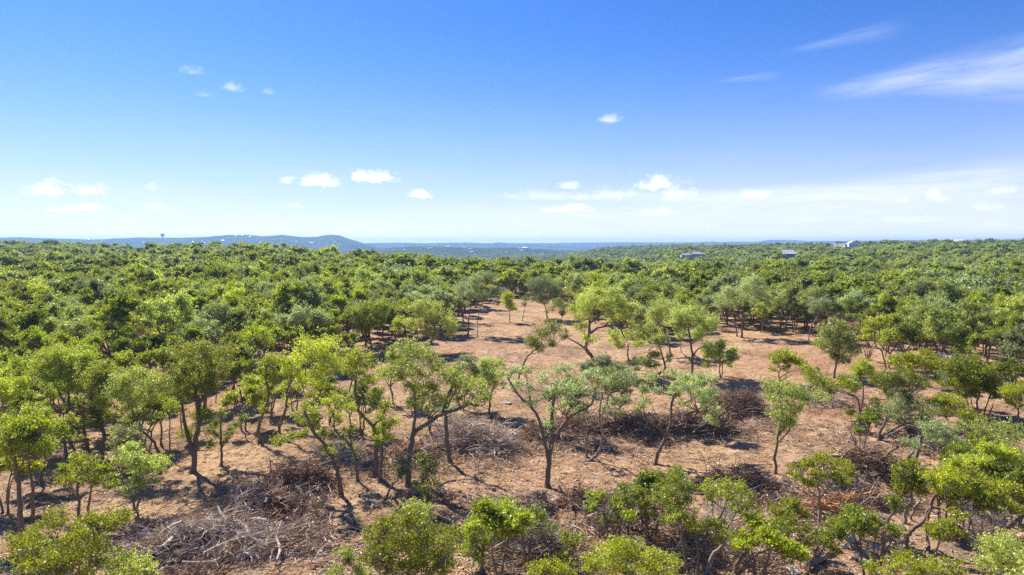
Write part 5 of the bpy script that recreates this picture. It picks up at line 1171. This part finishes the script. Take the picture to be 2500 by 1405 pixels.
# orange saw cuts on trimmed stems
def cut(px, py, base, r, label):
    b = ground_px(*base); q = at_depth(px, py, b.y - .10); w = Wood()
    w.tube(np.array([[-.02, 0, 0], [.0, -.03, .0], [.01, -.045, .01]]), [r, r, .004], 9)
    o = link('pruned_stub', w.mesh('pruned_stub', M['cut_wood'])); o.location = q; o['label'] = label; o['category'] = 'pruned stub'
cut(2282, 1353, (2282, 1372), .085, 'fresh orange saw cut on a short stump in the lower right corner')
cut(2160, 1297, (2153, 1366), .075, 'fresh orange saw cut on the broken-off juniper stem')
st = ground_px(2281, 1374); w = Wood(); w.tube(np.array([[0, 0, -.2], [.0, 0, .2], [.03, 0, .62]]), [.12, .10, .09], 8)
o = link('stump', w.mesh('stump', M['bark_oak'])); o.location = st; o['label'] = 'short dark stump carrying an orange saw cut, lower right corner'; o['category'] = 'stump'

# ------------------------------------------------------------------ the far woods: too many trees to tell apart
lods = []
LODS = [('oak', OM, 7.0, 3.2), ('oak', OP, 6.6, 3.4), ('oak', OB, 6.8, 3.0), ('juniper', JU, 6.2, 2.8), ('juniper', JU, 6.8, 2.5), ('juniper', JG, 5.6, 2.9), ('oak', OM, 7.6, 3.0)]
for i, (k, lf, H_, R_) in enumerate(LODS):
    t = (oak_random if k == 'oak' else jun_random)(400 + i, lf, H_, R_, lsize=.24, npuff=30, dens=1.0)
    lods.append(t.joined('wood_tree', 'bark_oak' if k == 'oak' else 'bark_juniper'))
tb = bare_random(310, 5.2, 2.3, 8)
off = tb.w.n; tb.w.v += tb.tw.v; tb.w.f += [x + off for x in tb.tw.f]; tb.w.n += tb.tw.n
lods.append(tb.joined('wood_tree', 'dead_brown'))
pts = []
for (x, y, k, s, rot, idx) in rest_near:
    i = int(g.choice([0, 1, 2, 6])) if k == 'oak' else (7 if k == 'bare' else int(g.choice([3, 4, 5]))); pts.append((x, y, s, rot, i))
g = np.random.default_rng(123)
def row_of(x, y, z):
    p = to_px(x, y, z); return p
d0 = 216.0; tot_n = 0
while d0 < 2700:
    sp = 4.9 + max(0, d0 - 300) * .0034
    na = int(R(84) * d0 / sp); a = np.radians(-42) + (np.arange(na) + g.uniform(-.4, .4, na)) * R(84) / na
    d = d0 + g.uniform(-.4, .4, na) * sp; x = d * np.sin(a); y = d * np.cos(a)
    u = fbm(x / 30, y / 30, 3, 41); v2 = fbm(x / 90, y / 90, 3, 45)
    cx = 1250 + FPX * x / y
    for j in range(na):
        if d0 > 650 and v2[j] > .38: continue                      # small glades
        if d0 > 240 and u[j] > .62: continue
        wj = (.58 if cx[j] < 1000 else .42) + v2[j] * 1.0
        if d0 > 260: wj -= .12
        kk = 'juniper' if g.random() + u[j] * .6 < wj else 'oak'
        i = int(g.choice([3, 4, 5], p=[.45, .35, .2])) if kk == 'juniper' else int(g.choice([0, 1, 2, 6], p=[.35, .25, .12, .28]))
        if g.random() < .055: i = 7
        pts.append((x[j], y[j], min(1.7, max(.42, .94 + g.normal() * .27 + v2[j] * .4)) * (1 + max(0, d0 - 400) * .0001), g.uniform(0, 6.28), i))
    d0 += sp * .92
P = np.array(pts)
HOUSES_CLEAR = [(1922,621,600,15,9),(2062,612,740,22,14),(1692,624,700,19,9),(2310,598,960,40,10)]
keep = np.ones(len(P), bool)
for (hx, hy, hd, w_, dd) in HOUSES_CLEAR:
    cx = (hx - 1250) / FPX * hd; keep &= ~((np.abs(P[:, 0] - cx) < w_) & (P[:, 1] > hd - dd - 9) & (P[:, 1] < hd + dd))
    keep &= ~((np.abs(P[:, 0] - cx * P[:, 1] / hd) < w_ * .8) & (P[:, 1] > hd - 75) & (P[:, 1] < hd) & (P[:, 2] > .62))
P = P[keep]
Zs = terrain(P[:, 0], P[:, 1])
me = bpy.data.meshes.new('woodland'); me.vertices.add(len(P)); me.vertices.foreach_set('co', np.stack([P[:, 0], P[:, 1], Zs], -1).astype(np.float32).ravel())
for nm, col in (('size', 2), ('turn', 3)):
    a = me.attributes.new(nm, 'FLOAT', 'POINT'); a.data.foreach_set('value', P[:, col].astype(np.float32))
a = me.attributes.new('which', 'INT', 'POINT'); a.data.foreach_set('value', P[:, 4].astype(np.int32))
wood = link('woodland', me); wood['kind'] = 'stuff'; wood['label'] = 'unbroken oak and juniper woodland stretching to the far ridge'
srcs = []
for i, m_ in enumerate(lods):
    srcs.append(bpy.data.objects.new('wood_tree_source', m_))
ng = bpy.data.node_groups.new('scatter_woodland', 'GeometryNodeTree')
ng.interface.new_socket('Geometry', in_out='INPUT', socket_type='NodeSocketGeometry'); ng.interface.new_socket('Geometry', in_out='OUTPUT', socket_type='NodeSocketGeometry')
N = ng.nodes; Lk = ng.links
gi = N.new('NodeGroupInput'); go = N.new('NodeGroupOutput')
m2p = N.new('GeometryNodeMeshToPoints'); Lk.new(gi.outputs[0], m2p.inputs[0])
jn_ = N.new('GeometryNodeJoinGeometry')
for s_ in reversed(srcs):
    oi_ = N.new('GeometryNodeObjectInfo'); oi_.inputs['Object'].default_value = s_; oi_.inputs['As Instance'].default_value = False
    g2i = N.new('GeometryNodeGeometryToInstance'); Lk.new(oi_.outputs['Geometry'], g2i.inputs[0]); Lk.new(g2i.outputs[0], jn_.inputs[0])
iop = N.new('GeometryNodeInstanceOnPoints'); Lk.new(m2p.outputs[0], iop.inputs['Points']); Lk.new(jn_.outputs[0], iop.inputs['Instance'])
iop.inputs['Pick Instance'].default_value = True
def attr(nm, dt='FLOAT'):
    a_ = N.new('GeometryNodeInputNamedAttribute'); a_.data_type = dt; a_.inputs['Name'].default_value = nm; return a_.outputs['Attribute']
Lk.new(attr('which', 'INT'), iop.inputs['Instance Index'])
cb = N.new('ShaderNodeCombineXYZ'); Lk.new(attr('turn'), cb.inputs[2]); Lk.new(cb.outputs[0], iop.inputs['Rotation']); Lk.new(attr('size'), iop.inputs['Scale'])
Lk.new(iop.outputs[0], go.inputs[0])
md = wood.modifiers.new('scatter', 'NODES'); md.node_group = ng
print('far wood points', len(P))
# ------------------------------------------------------------------ houses and towers
M['white_wall'] = simple('white_siding', (.82,.83,.84), (.86,.86,.86), .6)
M['tan_roof'] = simple('tan_shingles', (.58,.55,.50), (.68,.64,.59), 1.5)
M['metal_roof'] = simple('white_metal_roof', (.66,.68,.70), (.78,.79,.80), .5, .45, .5)
M['grey_roof'] = simple('grey_shingles', (.36,.34,.32), (.46,.43,.40), 1.2)
M['stone_wall'] = simple('stone_wall', (.48,.41,.33), (.62,.55,.46), 1.5)
M['glass'] = simple('dark_window', (.02,.025,.03), (.04,.045,.05), 1, .15, .6)
M['door_brown'] = simple('brown_door', (.10,.06,.045), (.16,.10,.08), 1)  # plain brown of the house and barn doors
M['pink_brick'] = simple('pink_chimney', (.58,.47,.42), (.66,.54,.47), 2)
M['tank'] = simple('blue_grey_tank', (.30,.36,.42), (.36,.42,.48), .2, .5, .4)
M['steel'] = simple('pale_steel', (.45,.50,.55), (.58,.62,.66), .2, .5, .4)
M['pole'] = simple('weathered_pole', (.09,.07,.06), (.15,.12,.10), 1)
M['bare_soil'] = simple('pale_caliche', (.50,.43,.33), (.66,.58,.46), .15)

def box(name, c, s, mat, parent, rz=0):
    x, y, z = s[0] / 2, s[1] / 2, s[2] / 2
    v = [(a * x, b * y, c_ * z) for a in (-1, 1) for b in (-1, 1) for c_ in (-1, 1)]
    f = [(0,1,3,2),(4,6,7,5),(0,4,5,1),(2,3,7,6),(0,2,6,4),(1,5,7,3)]
    me = bpy.data.meshes.new(name); me.from_pydata(v, [], f); me.materials.append(M[mat]); o = link(name, me, parent, c); o.rotation_euler = (0, 0, rz); return o
def gable(name, c, L, Wd, h, mat, parent, axis='x', over=.5, th=.18, hip=0):
    """pitched roof with real thickness; ridge along the axis; c is the middle of the eaves plane"""
    l, w = L / 2 + over, Wd / 2 + over; k = h * over / (Wd / 2)
    v = []
    for dz in (0, th):
        v += [(-l, -w, -k + dz), (-l, w, -k + dz), (l, -w, -k + dz), (l, w, -k + dz), (-l + hip, 0, h + dz), (l - hip, 0, h + dz)]
    f = [(0,2,5,4),(1,4,5,3),(6,10,11,8),(7,9,11,10),(0,6,8,2),(3,9,7,1),(0,4,10,6),(1,7,10,4),(2,8,11,5),(3,5,11,9)]
    if axis == 'y': v = [(-b, a, z) for a, b, z in v]
    me = bpy.data.meshes.new(name); me.from_pydata([Vector(q) for q in v], [], f); me.materials.append(M[mat]); return link(name, me, parent, c)
def gable_wall(name, c, Wd, h, th, mat, parent):
    w = Wd / 2; t = th / 2
    v = [(-w, -t, 0), (w, -t, 0), (0, -t, h), (-w, t, 0), (w, t, 0), (0, t, h)]
    f = [(0,1,2),(5,4,3),(0,3,4,1),(1,4,5,2),(2,5,3,0)]
    me = bpy.data.meshes.new(name); me.from_pydata(v, [], f); me.materials.append(M[mat]); return link(name, me, parent, c)
def window(c, w, h, parent, door=False):
    f = box('door' if door else 'window', c, (w + .24, .10, h + .24), 'white_wall', parent)
    p = box('pane', (0, -.06, 0), (w, .06, h), 'door_brown' if door else 'glass', f)
    if not door:
        box('glazing_bar', (0, -.10, 0), (.06, .03, h), 'white_wall', f); box('glazing_bar', (0, -.102, 0), (w, .03, .06), 'white_wall', f)

# white two-storey house with a long tan roof
D = 740; b = at_depth(2062, 617, D); zb = tz(b.x, b.y)
h = empty('two_storey_house', (b.x, D, zb + .3), 'white two-storey house with a gabled end and long tan roof on the right skyline', 'house'); h.rotation_euler = (0, 0, R(-8))
k = (D / FPX)        # metres per picture pixel
box('wall', (7.2, 0, 3.6), (9.2, 9, 8.2), 'white_wall', h)
gable_wall('gable_wall', (7.2, -4.35, 7.7), 9.2, 2.5, .3, 'white_wall', h)
gable('roof', (7.2, 0, 7.7), 9, 9.2, 2.5, 'tan_roof', h, axis='y', over=.4)
box('wing_wall', (-4.6, .8, 2.0), (14.4, 7.4, 4.6), 'white_wall', h)
gable('wing_roof', (-4.6, .8, 4.3), 14.4, 8.6, 3.5, 'tan_roof', h, over=.6)
box('foundation', (0, .4, -.9), (24.2, 9.2, 1.4), 'stone_wall', h)
box('porch_floor', (-4.4, -4.3, .1), (14, 2.6, .4), 'stone_wall', h)
for i in range(5): box('porch_post', (-10.6 + i * 2.7, -5.2, 1.9), (.22, .22, 3.4), 'white_wall', h)
gable('porch_roof', (-4.4, -4.5, 3.7), 14, 2.4, .5, 'tan_roof', h, over=.2)
box('chimney', (-.6, -4.4, 3.6), (1.9, 1.5, 6.4), 'pink_brick', h)
for i in range(4): window((4.0 + i * 2.1, -4.55, 5.9), .95, 1.45, h)
for i in range(3): window((4.2 + i * 1.9, -4.55, 2.4), .95, 1.5, h)
window((9.6, -4.55, 2.2), 1.0, 1.6, h)
for i in range(3): window((-8.6 + i * 3.0, -2.95, 2.1), 1.9, 1.5, h)
window((2.0, -2.95, 1.8), 1.1, 2.2, h, True)
# white metal-roofed bungalow
D = 600; b = at_depth(1922, 625, D); zb = tz(b.x, b.y)
h = empty('bungalow', (b.x, D, zb + .4), 'cream bungalow with a white metal roof below the gap in the right-hand trees', 'house'); h.rotation_euler = (0, 0, R(6))
box('wall', (0, 0, 1.2), (13.5, 8, 3.4), 'stone_wall', h); gable('roof', (0, 0, 2.9), 13.5, 8.6, 3.0, 'metal_roof', h, over=.7, hip=2.4)
box('porch_floor', (.6, -4.8, -.2), (8, 2, .3), 'stone_wall', h)
for i in range(4): box('porch_post', (-2.9 + i * 2.4, -5.5, 1.3), (.2, .2, 2.8), 'white_wall', h)
gable('porch_roof', (.6, -4.9, 2.7), 8, 2.2, .4, 'metal_roof', h, over=.2)
window((-5.2, -4.05, 1.5), 1.3, 1.3, h); window((5.2, -4.05, 1.5), 1.3, 1.3, h); window((-1.4, -4.05, 1.5), 1.8, 1.4, h); window((1.6, -4.05, 1.2), 1.1, 2.1, h, True)
box('side_terrace', (-9.2, -2.5, .1), (4.5, 3.5, .5), 'white_wall', h)
# long ranch house
D = 700; b = at_depth(1692, 627, D); zb = tz(b.x, b.y)
h = empty('ranch_house', (b.x, D, zb + .9), 'low ranch house with a grey hipped roof half hidden in the trees, right of centre', 'house'); h.rotation_euler = (0, 0, R(4))
box('wall', (3.5, 0, 1.3), (13, 8, 3.2), 'stone_wall', h); gable('roof', (3.5, 0, 2.9), 13, 8.4, 2.0, 'grey_roof', h, over=.7, hip=3)
box('garage_wall', (-8.2, -1.2, .7), (10, 6, 2.4), 'stone_wall', h); gable('garage_roof', (-8.2, -1.2, 1.9), 10, 6.4, 1.5, 'grey_roof', h, over=.6, hip=2)
for i in range(4): window((-1.6 + i * 3.2, -4.05, 1.4), 1.3, 1.2, h)
box('garage_door', (-8.2, -4.28, .6), (4.6, .12, 2.0), 'white_wall', h)
# long white-roofed barns on the crest
D = 960
b = at_depth(2322, 598, D); zb = b.z - 2.6
h = empty('barn', (b.x, D, zb), 'long low barn with a white metal roof on the crest at the far right', 'barn'); h.rotation_euler = (0, 0, R(5))
box('wall', (0, 0, 0), (31, 10, 6.4), 'grey_roof', h); gable('roof', (0, 0, 3.2), 31, 10, 1.5, 'metal_roof', h, over=.8)
for i in range(6): box('barn_door', (-12 + i * 4.8, -5.06, .3), (2.6, .12, 3.6), 'door_brown', h)
b2 = at_depth(2276, 598, D + 10)
h = empty('shed', (b2.x, D + 10, zb + .2), 'small white-roofed shed left of the long barn on the crest', 'barn'); box('wall', (0, 0, 0), (6.5, 6, 5.6), 'grey_roof', h); gable('roof', (0, 0, 2.8), 6.5, 6, 1.2, 'metal_roof', h, over=.5); box('barn_door', (0, -3.06, .3), (2.4, .12, 3.4), 'door_brown', h)
b3 = at_depth(2338, 589, D + 120)
h = empty('riding_arena', (b3.x, D + 120, b3.z - 3), 'large white metal roof rising behind the long barn', 'barn'); box('wall', (0, 0, 0), (20, 18, 4.5), 'white_wall', h); gable('roof', (0, 0, 2.2), 20, 18, 3.2, 'metal_roof', h, over=.8); box('barn_door', (0, -9.06, -.2), (4, .12, 3.6), 'door_brown', h)
# grey container by the house
b = at_depth(2126, 613, 735); h = empty('storage_container', (b.x, 735, tz(b.x, 735) + 1.6), 'small grey storage container on bare soil right of the two-storey house', 'container')
box('body', (0, 0, 0), (4.2, 2.6, 2.8), 'tank', h); box('container_door', (2.13, 0, 0), (.06, 2.3, 2.5), 'grey_roof', h); box('roof_frame', (0, 0, 1.44), (4.4, 2.8, .12), 'grey_roof', h)

# pale bare tracks near the houses, sheets just above the ground
def patch(px, py, wpx, dep, D, label):
    b = at_depth(px, py, D); w_ = wpx / 2 * D / FPX; nx, ny = 24, 8
    X_, Y_ = np.meshgrid(np.linspace(-w_, w_, nx), np.linspace(-dep, dep, ny), indexing='ij')
    edge = 1 - .35 * fbm(X_ / 4, Y_ * 0 + px, 2, 5); Y_ = Y_ * edge * np.sqrt(np.clip(1 - (X_ / w_) ** 2, .05, 1))
    x_ = X_ + b.x; y_ = Y_ + D; z_ = terrain(x_, y_) + .35
    i, j = np.meshgrid(np.arange(nx - 1), np.arange(ny - 1), indexing='ij'); p = i * ny + j
    f = np.stack([p, p + ny, p + ny + 1, p + 1], -1).reshape(-1, 4)
    o = link('dirt_track', mesh_from('dirt_track', np.stack([x_, y_, z_], -1).reshape(-1, 3), f.ravel(), np.full(len(f), 4), [M['bare_soil']], smooth=True)); o['kind'] = 'structure'
patch(2125, 615, 60, 9, 728, ''); patch(2180, 615, 50, 5, 722, ''); patch(2045, 644, 26, 6, 330, ''); patch(1995, 608, 40, 16, 1000, ''); patch(1735, 626, 26, 6, 690, '')

# water tower
D = 3800; b = at_depth(397.5, 598, D); u = D / FPX; zt = at_depth(397.5, 571, D).z
h = empty('water_tower', (b.x, D, surf(b.x, D) - 1), 'blue-grey water tower on a slim stem above the left treeline', 'water tower')
def lathe(name, prof, mat, parent, loc, n=24):
    v = []; f = []
    for r, z in prof:
        for i in range(n): a = i * 2 * math.pi / n; v.append((r * math.cos(a), r * math.sin(a), z))
    for k_ in range(len(prof) - 1):
        for i in range(n): f.append((k_ * n + i, k_ * n + (i + 1) % n, (k_ + 1) * n + (i + 1) % n, (k_ + 1) * n + i))
    me = bpy.data.meshes.new(name); me.from_pydata(v, [], f); me.materials.append(M[mat]); return link(name, me, parent, loc)
zz = zt - h.location.z
lathe('tank', [(.3, 0), (4.3 * u, -.15 * u), (4.45 * u, -.5 * u), (4.4 * u, -4.4 * u), (4.2 * u, -5.0 * u), (1.5 * u, -8.0 * u), (1.4 * u, -8.6 * u), (.2, -8.6 * u)], 'tank', h, (0, 0, zz))
lathe('stem', [(.85 * u, 0), (.85 * u, zz - 8.5 * u)], 'steel', h, (0, 0, 0), 16)
lathe('catwalk', [(4.5 * u, -.1 * u), (4.75 * u, -.1 * u), (4.75 * u, .05 * u), (4.5 * u, .05 * u), (4.5 * u, -.1 * u)], 'steel', h, (0, 0, zz - 4.3 * u))
# slim radio mast
D = 4200; b = at_depth(1135, 591, D); h = empty('radio_mast', (b.x, D, surf(b.x, D) - 1), 'hair-thin radio mast standing in the valley near the picture centre', 'mast')
zz = b.z - h.location.z; w = Wood()
for a in range(3): w.tube(np.array([[math.cos(a * 2.09) * .5, math.sin(a * 2.09) * .5, 0], [math.cos(a * 2.09) * .35, math.sin(a * 2.09) * .35, zz]]), [.3, .2], 4)
link('mast', w.mesh('mast', M['pole']), h); box('antenna', (0, 0, zz - 4), (1.6, 1.6, 5), 'steel', h)
# utility poles in the gap
for i, (px, top) in enumerate(((1981,590),(1978,593),(2010,594),(2016,592),(2044,592))):
    D = 640 + i * 12; b = at_depth(px, top, D); zb = tz(b.x, D); H_ = max(8, b.z - zb)
    h = empty('utility_pole', (b.x, D, zb - .3), 'thin wooden utility pole against the blue hills by the gap in the right-hand trees', 'utility pole', 'utility poles by the gap in the trees')
    w = Wood(); w.tube(np.array([[0, 0, 0], [.03, 0, H_ + .3]]), [.24, .16], 7); link('pole', w.mesh('pole', M['pole']), h)
    box('crossarm', (0, 0, H_ - .6), (2.4, .16, .18), 'pole', h); box('crossarm', (0, 0, H_ - 1.7), (2.0, .16, .18), 'pole', h)

# scattered far houses of the town in the valley and on the blue hills
hm = []
for rm, wm, L, Wd, hh in (('metal_roof', 'white_wall', 22, 13, 4.0), ('white_wall', 'white_wall', 17, 12, 5), ('tan_roof', 'stone_wall', 25, 14, 4.6), ('metal_roof', 'stone_wall', 44, 20, 7), ('grey_roof', 'white_wall', 20, 13, 5)):
    v = []; l, w_ = L / 2, Wd / 2
    v = [(-l,-w_,-6),(l,-w_,-6),(l,w_,-6),(-l,w_,-6),(-l,-w_,hh),(l,-w_,hh),(l,w_,hh),(-l,w_,hh),(-l-.6,-w_-.8,hh),(l+.6,-w_-.8,hh),(l+.6,w_+.8,hh),(-l-.6,w_+.8,hh),(-l-.6,0,hh*1.75),(l+.6,0,hh*1.75)]
    f = [(0,1,5,4),(1,2,6,5),(2,3,7,6),(3,0,4,7),(8,9,13,12),(10,11,12,13),(8,12,11),(9,10,13),(8,11,10,9)]
    me = bpy.data.meshes.new('far_house'); me.from_pydata(v, [], f); me.materials.append(M[wm]); me.materials.append(M[rm])
    for i, p in enumerate(me.polygons): p.material_index = 1 if i >= 4 else 0
    hm.append(me)
g = np.random.default_rng(55)
FH = [(215,588),(205,586),(135,586),(250,590),(500,594),(495,590),(470,593),(575,577),(590,577),(612,579),(625,577),(545,590),(558,593),(700,577),(712,592),(723,592),(735,594),(760,596),(808,588),(815,594),(830,600),(690,592),(650,594),(425,597),(350,594),
 (955,611),(962,612),(983,606),(988,612),(1000,606),(1048,608),(1052,609),(1062,598),(1075,604),(1078,602),(1093,606),(1097,606),(1065,614),(1132,607),(1137,606),(1147,611),(1004,598),(983,599),(1152,619),(1160,625),(1172,622),(1225,601),(1232,605),(1244,606),(1262,607),(1268,608),(1275,614),(1283,609),(1290,606),(1308,606),(1317,607),(1328,607),(1340,609),(1349,607),(1352,611),(1323,621),(1222,618),(1236,618),(1372,611),(1378,609),(1350,616),(1300,612),(1333,602),(1450,596),(1470,598),(1510,598),(1560,597),(1390,600),(1420,598),(1400,598),(1320,598),
 (1908,592),(1945,594),(1952,592),(1985,592),(2000,595),(2012,591),(1830,593),(1790,595),(1850,596),(1888,596),(1660,596),(1700,597),(2320,589),(1240,612),(1255,602),(1295,603),(1360,604)]
nfh = 0
for i, (px, py) in enumerate(FH):
    if i % 4 == 1 and px > 900: continue
    p = surf_px(px + g.normal() * .8, py + g.normal() * .4, 1700)
    if p is None: continue
    o = link('far_house', hm[int(g.choice(5, p=[.34, .2, .14, .2, .12]))]); s_ = g.uniform(.32, .62) * max(1, p.y / 7000)
    o.location = (p.x, p.y, p.z + 5 * s_); o.scale = (s_,) * 3; o.rotation_euler = (0, 0, g.uniform(-.6, .6)); nfh += 1
    side = 'on the blue hills at the far left' if px < 880 else ('in the wooded valley beyond the centre treeline' if px < 1700 else 'on the blue hills behind the right-hand woods')
    o['label'] = 'tiny pale-roofed house ' + side; o['category'] = 'house'; o['group'] = 'distant houses ' + side
print('far houses', nfh)

# single trees standing proud of the skyline
for i, (px, row, D_, sc_, lab) in enumerate([(2268,585,930,1.25,'dark oak standing up on the crest left of the barn'),(2284,583,925,1.5,'tallest dark oak on the crest above the barn roof'),(2301,587,935,1.2,'dark oak on the crest right behind the barn'),(2360,588,930,1.25,'rounded oak on the crest right of the barn'),(2380,586,925,1.4,'biggest rounded oak on the crest right of the barn'),
     (2080,590,775,1.1,'dark oak rising behind the white two-storey house'),(2045,594,770,1.2,'oak behind the long tan roof of the two-storey house'),(2138,604,725,.9,'dark round oak right of the storage container'),(1975,600,640,1.2,'dark oak at the left lip of the gap in the trees'),(1990,606,640,1.0,'smaller oak at the left lip of the gap in the trees'),(2030,604,660,1.2,'dark oak at the right lip of the gap in the trees'),
     (384,598,430,1.15,'tall oak below the water tower, left of the pair'),(402,600,432,1.1,'tall oak below the water tower, right of the pair'),(590,590,440,1.2,'spiky oak crown standing above the left treeline'),(655,592,440,1.1,'narrow oak crown on the treeline below the round hill'),(905,606,330,1.0,'dark oak on the treeline at the end of the blue hills'),(1398,612,300,1.2,'lone taller oak poking above the treeline right of centre'),(1290,622,290,1.1,'dark oak on the treeline at centre')]):
    b = at_depth(px, row, D_); gz = tz(b.x, D_); hh = max(6.0, min(13, b.z - gz)); k_ = hh / 7.2
    r = place('oak', [3, 7, 0, 2][i % 4], b.x, D_, 1, i * 1.3, lab); r.scale = (min(1.5, k_), min(1.5, k_), k_)
# ------------------------------------------------------------------ the air
top = max(200.0, max(hz_v for hz_v in [CAM_Z + 5, h.location.z]) + 20)
maxz = max(o.bound_box[6][2] + 0 for o in C.objects if o.name.startswith('hills'))
maxz = max(max(b_[2] for b_ in o.bound_box) for o in C.objects if o.name.startswith('hills'))
top = max(maxz, zt) + 12
minz = min(float(gv[:, 2].min()), -62.0) - 2
S = 11200
v = [(a, b_, c_) for a in (-S, S) for b_ in (-S, S) for c_ in (minz, top)]
me = bpy.data.meshes.new('haze'); me.from_pydata(v, [], [(0,1,3,2),(4,6,7,5),(0,4,5,1),(2,3,7,6),(0,2,6,4),(1,5,7,3)])
hz_ = link('haze', me); hz_['kind'] = 'stuff'
m = bpy.data.materials.new('haze'); m.use_nodes = True; t = NT(m.node_tree); t.n.clear()
pv = t.node('ShaderNodeVolumePrincipled'); pv.inputs['Color'].default_value = (.34, .58, 1.0, 1); pv.inputs['Density'].default_value = 0.00013; pv.inputs['Anisotropy'].default_value = .25
o = t.node('ShaderNodeOutputMaterial'); t.l.new(pv.outputs[0], o.inputs['Volume']); me.materials.append(m)
print('haze box', minz, top)
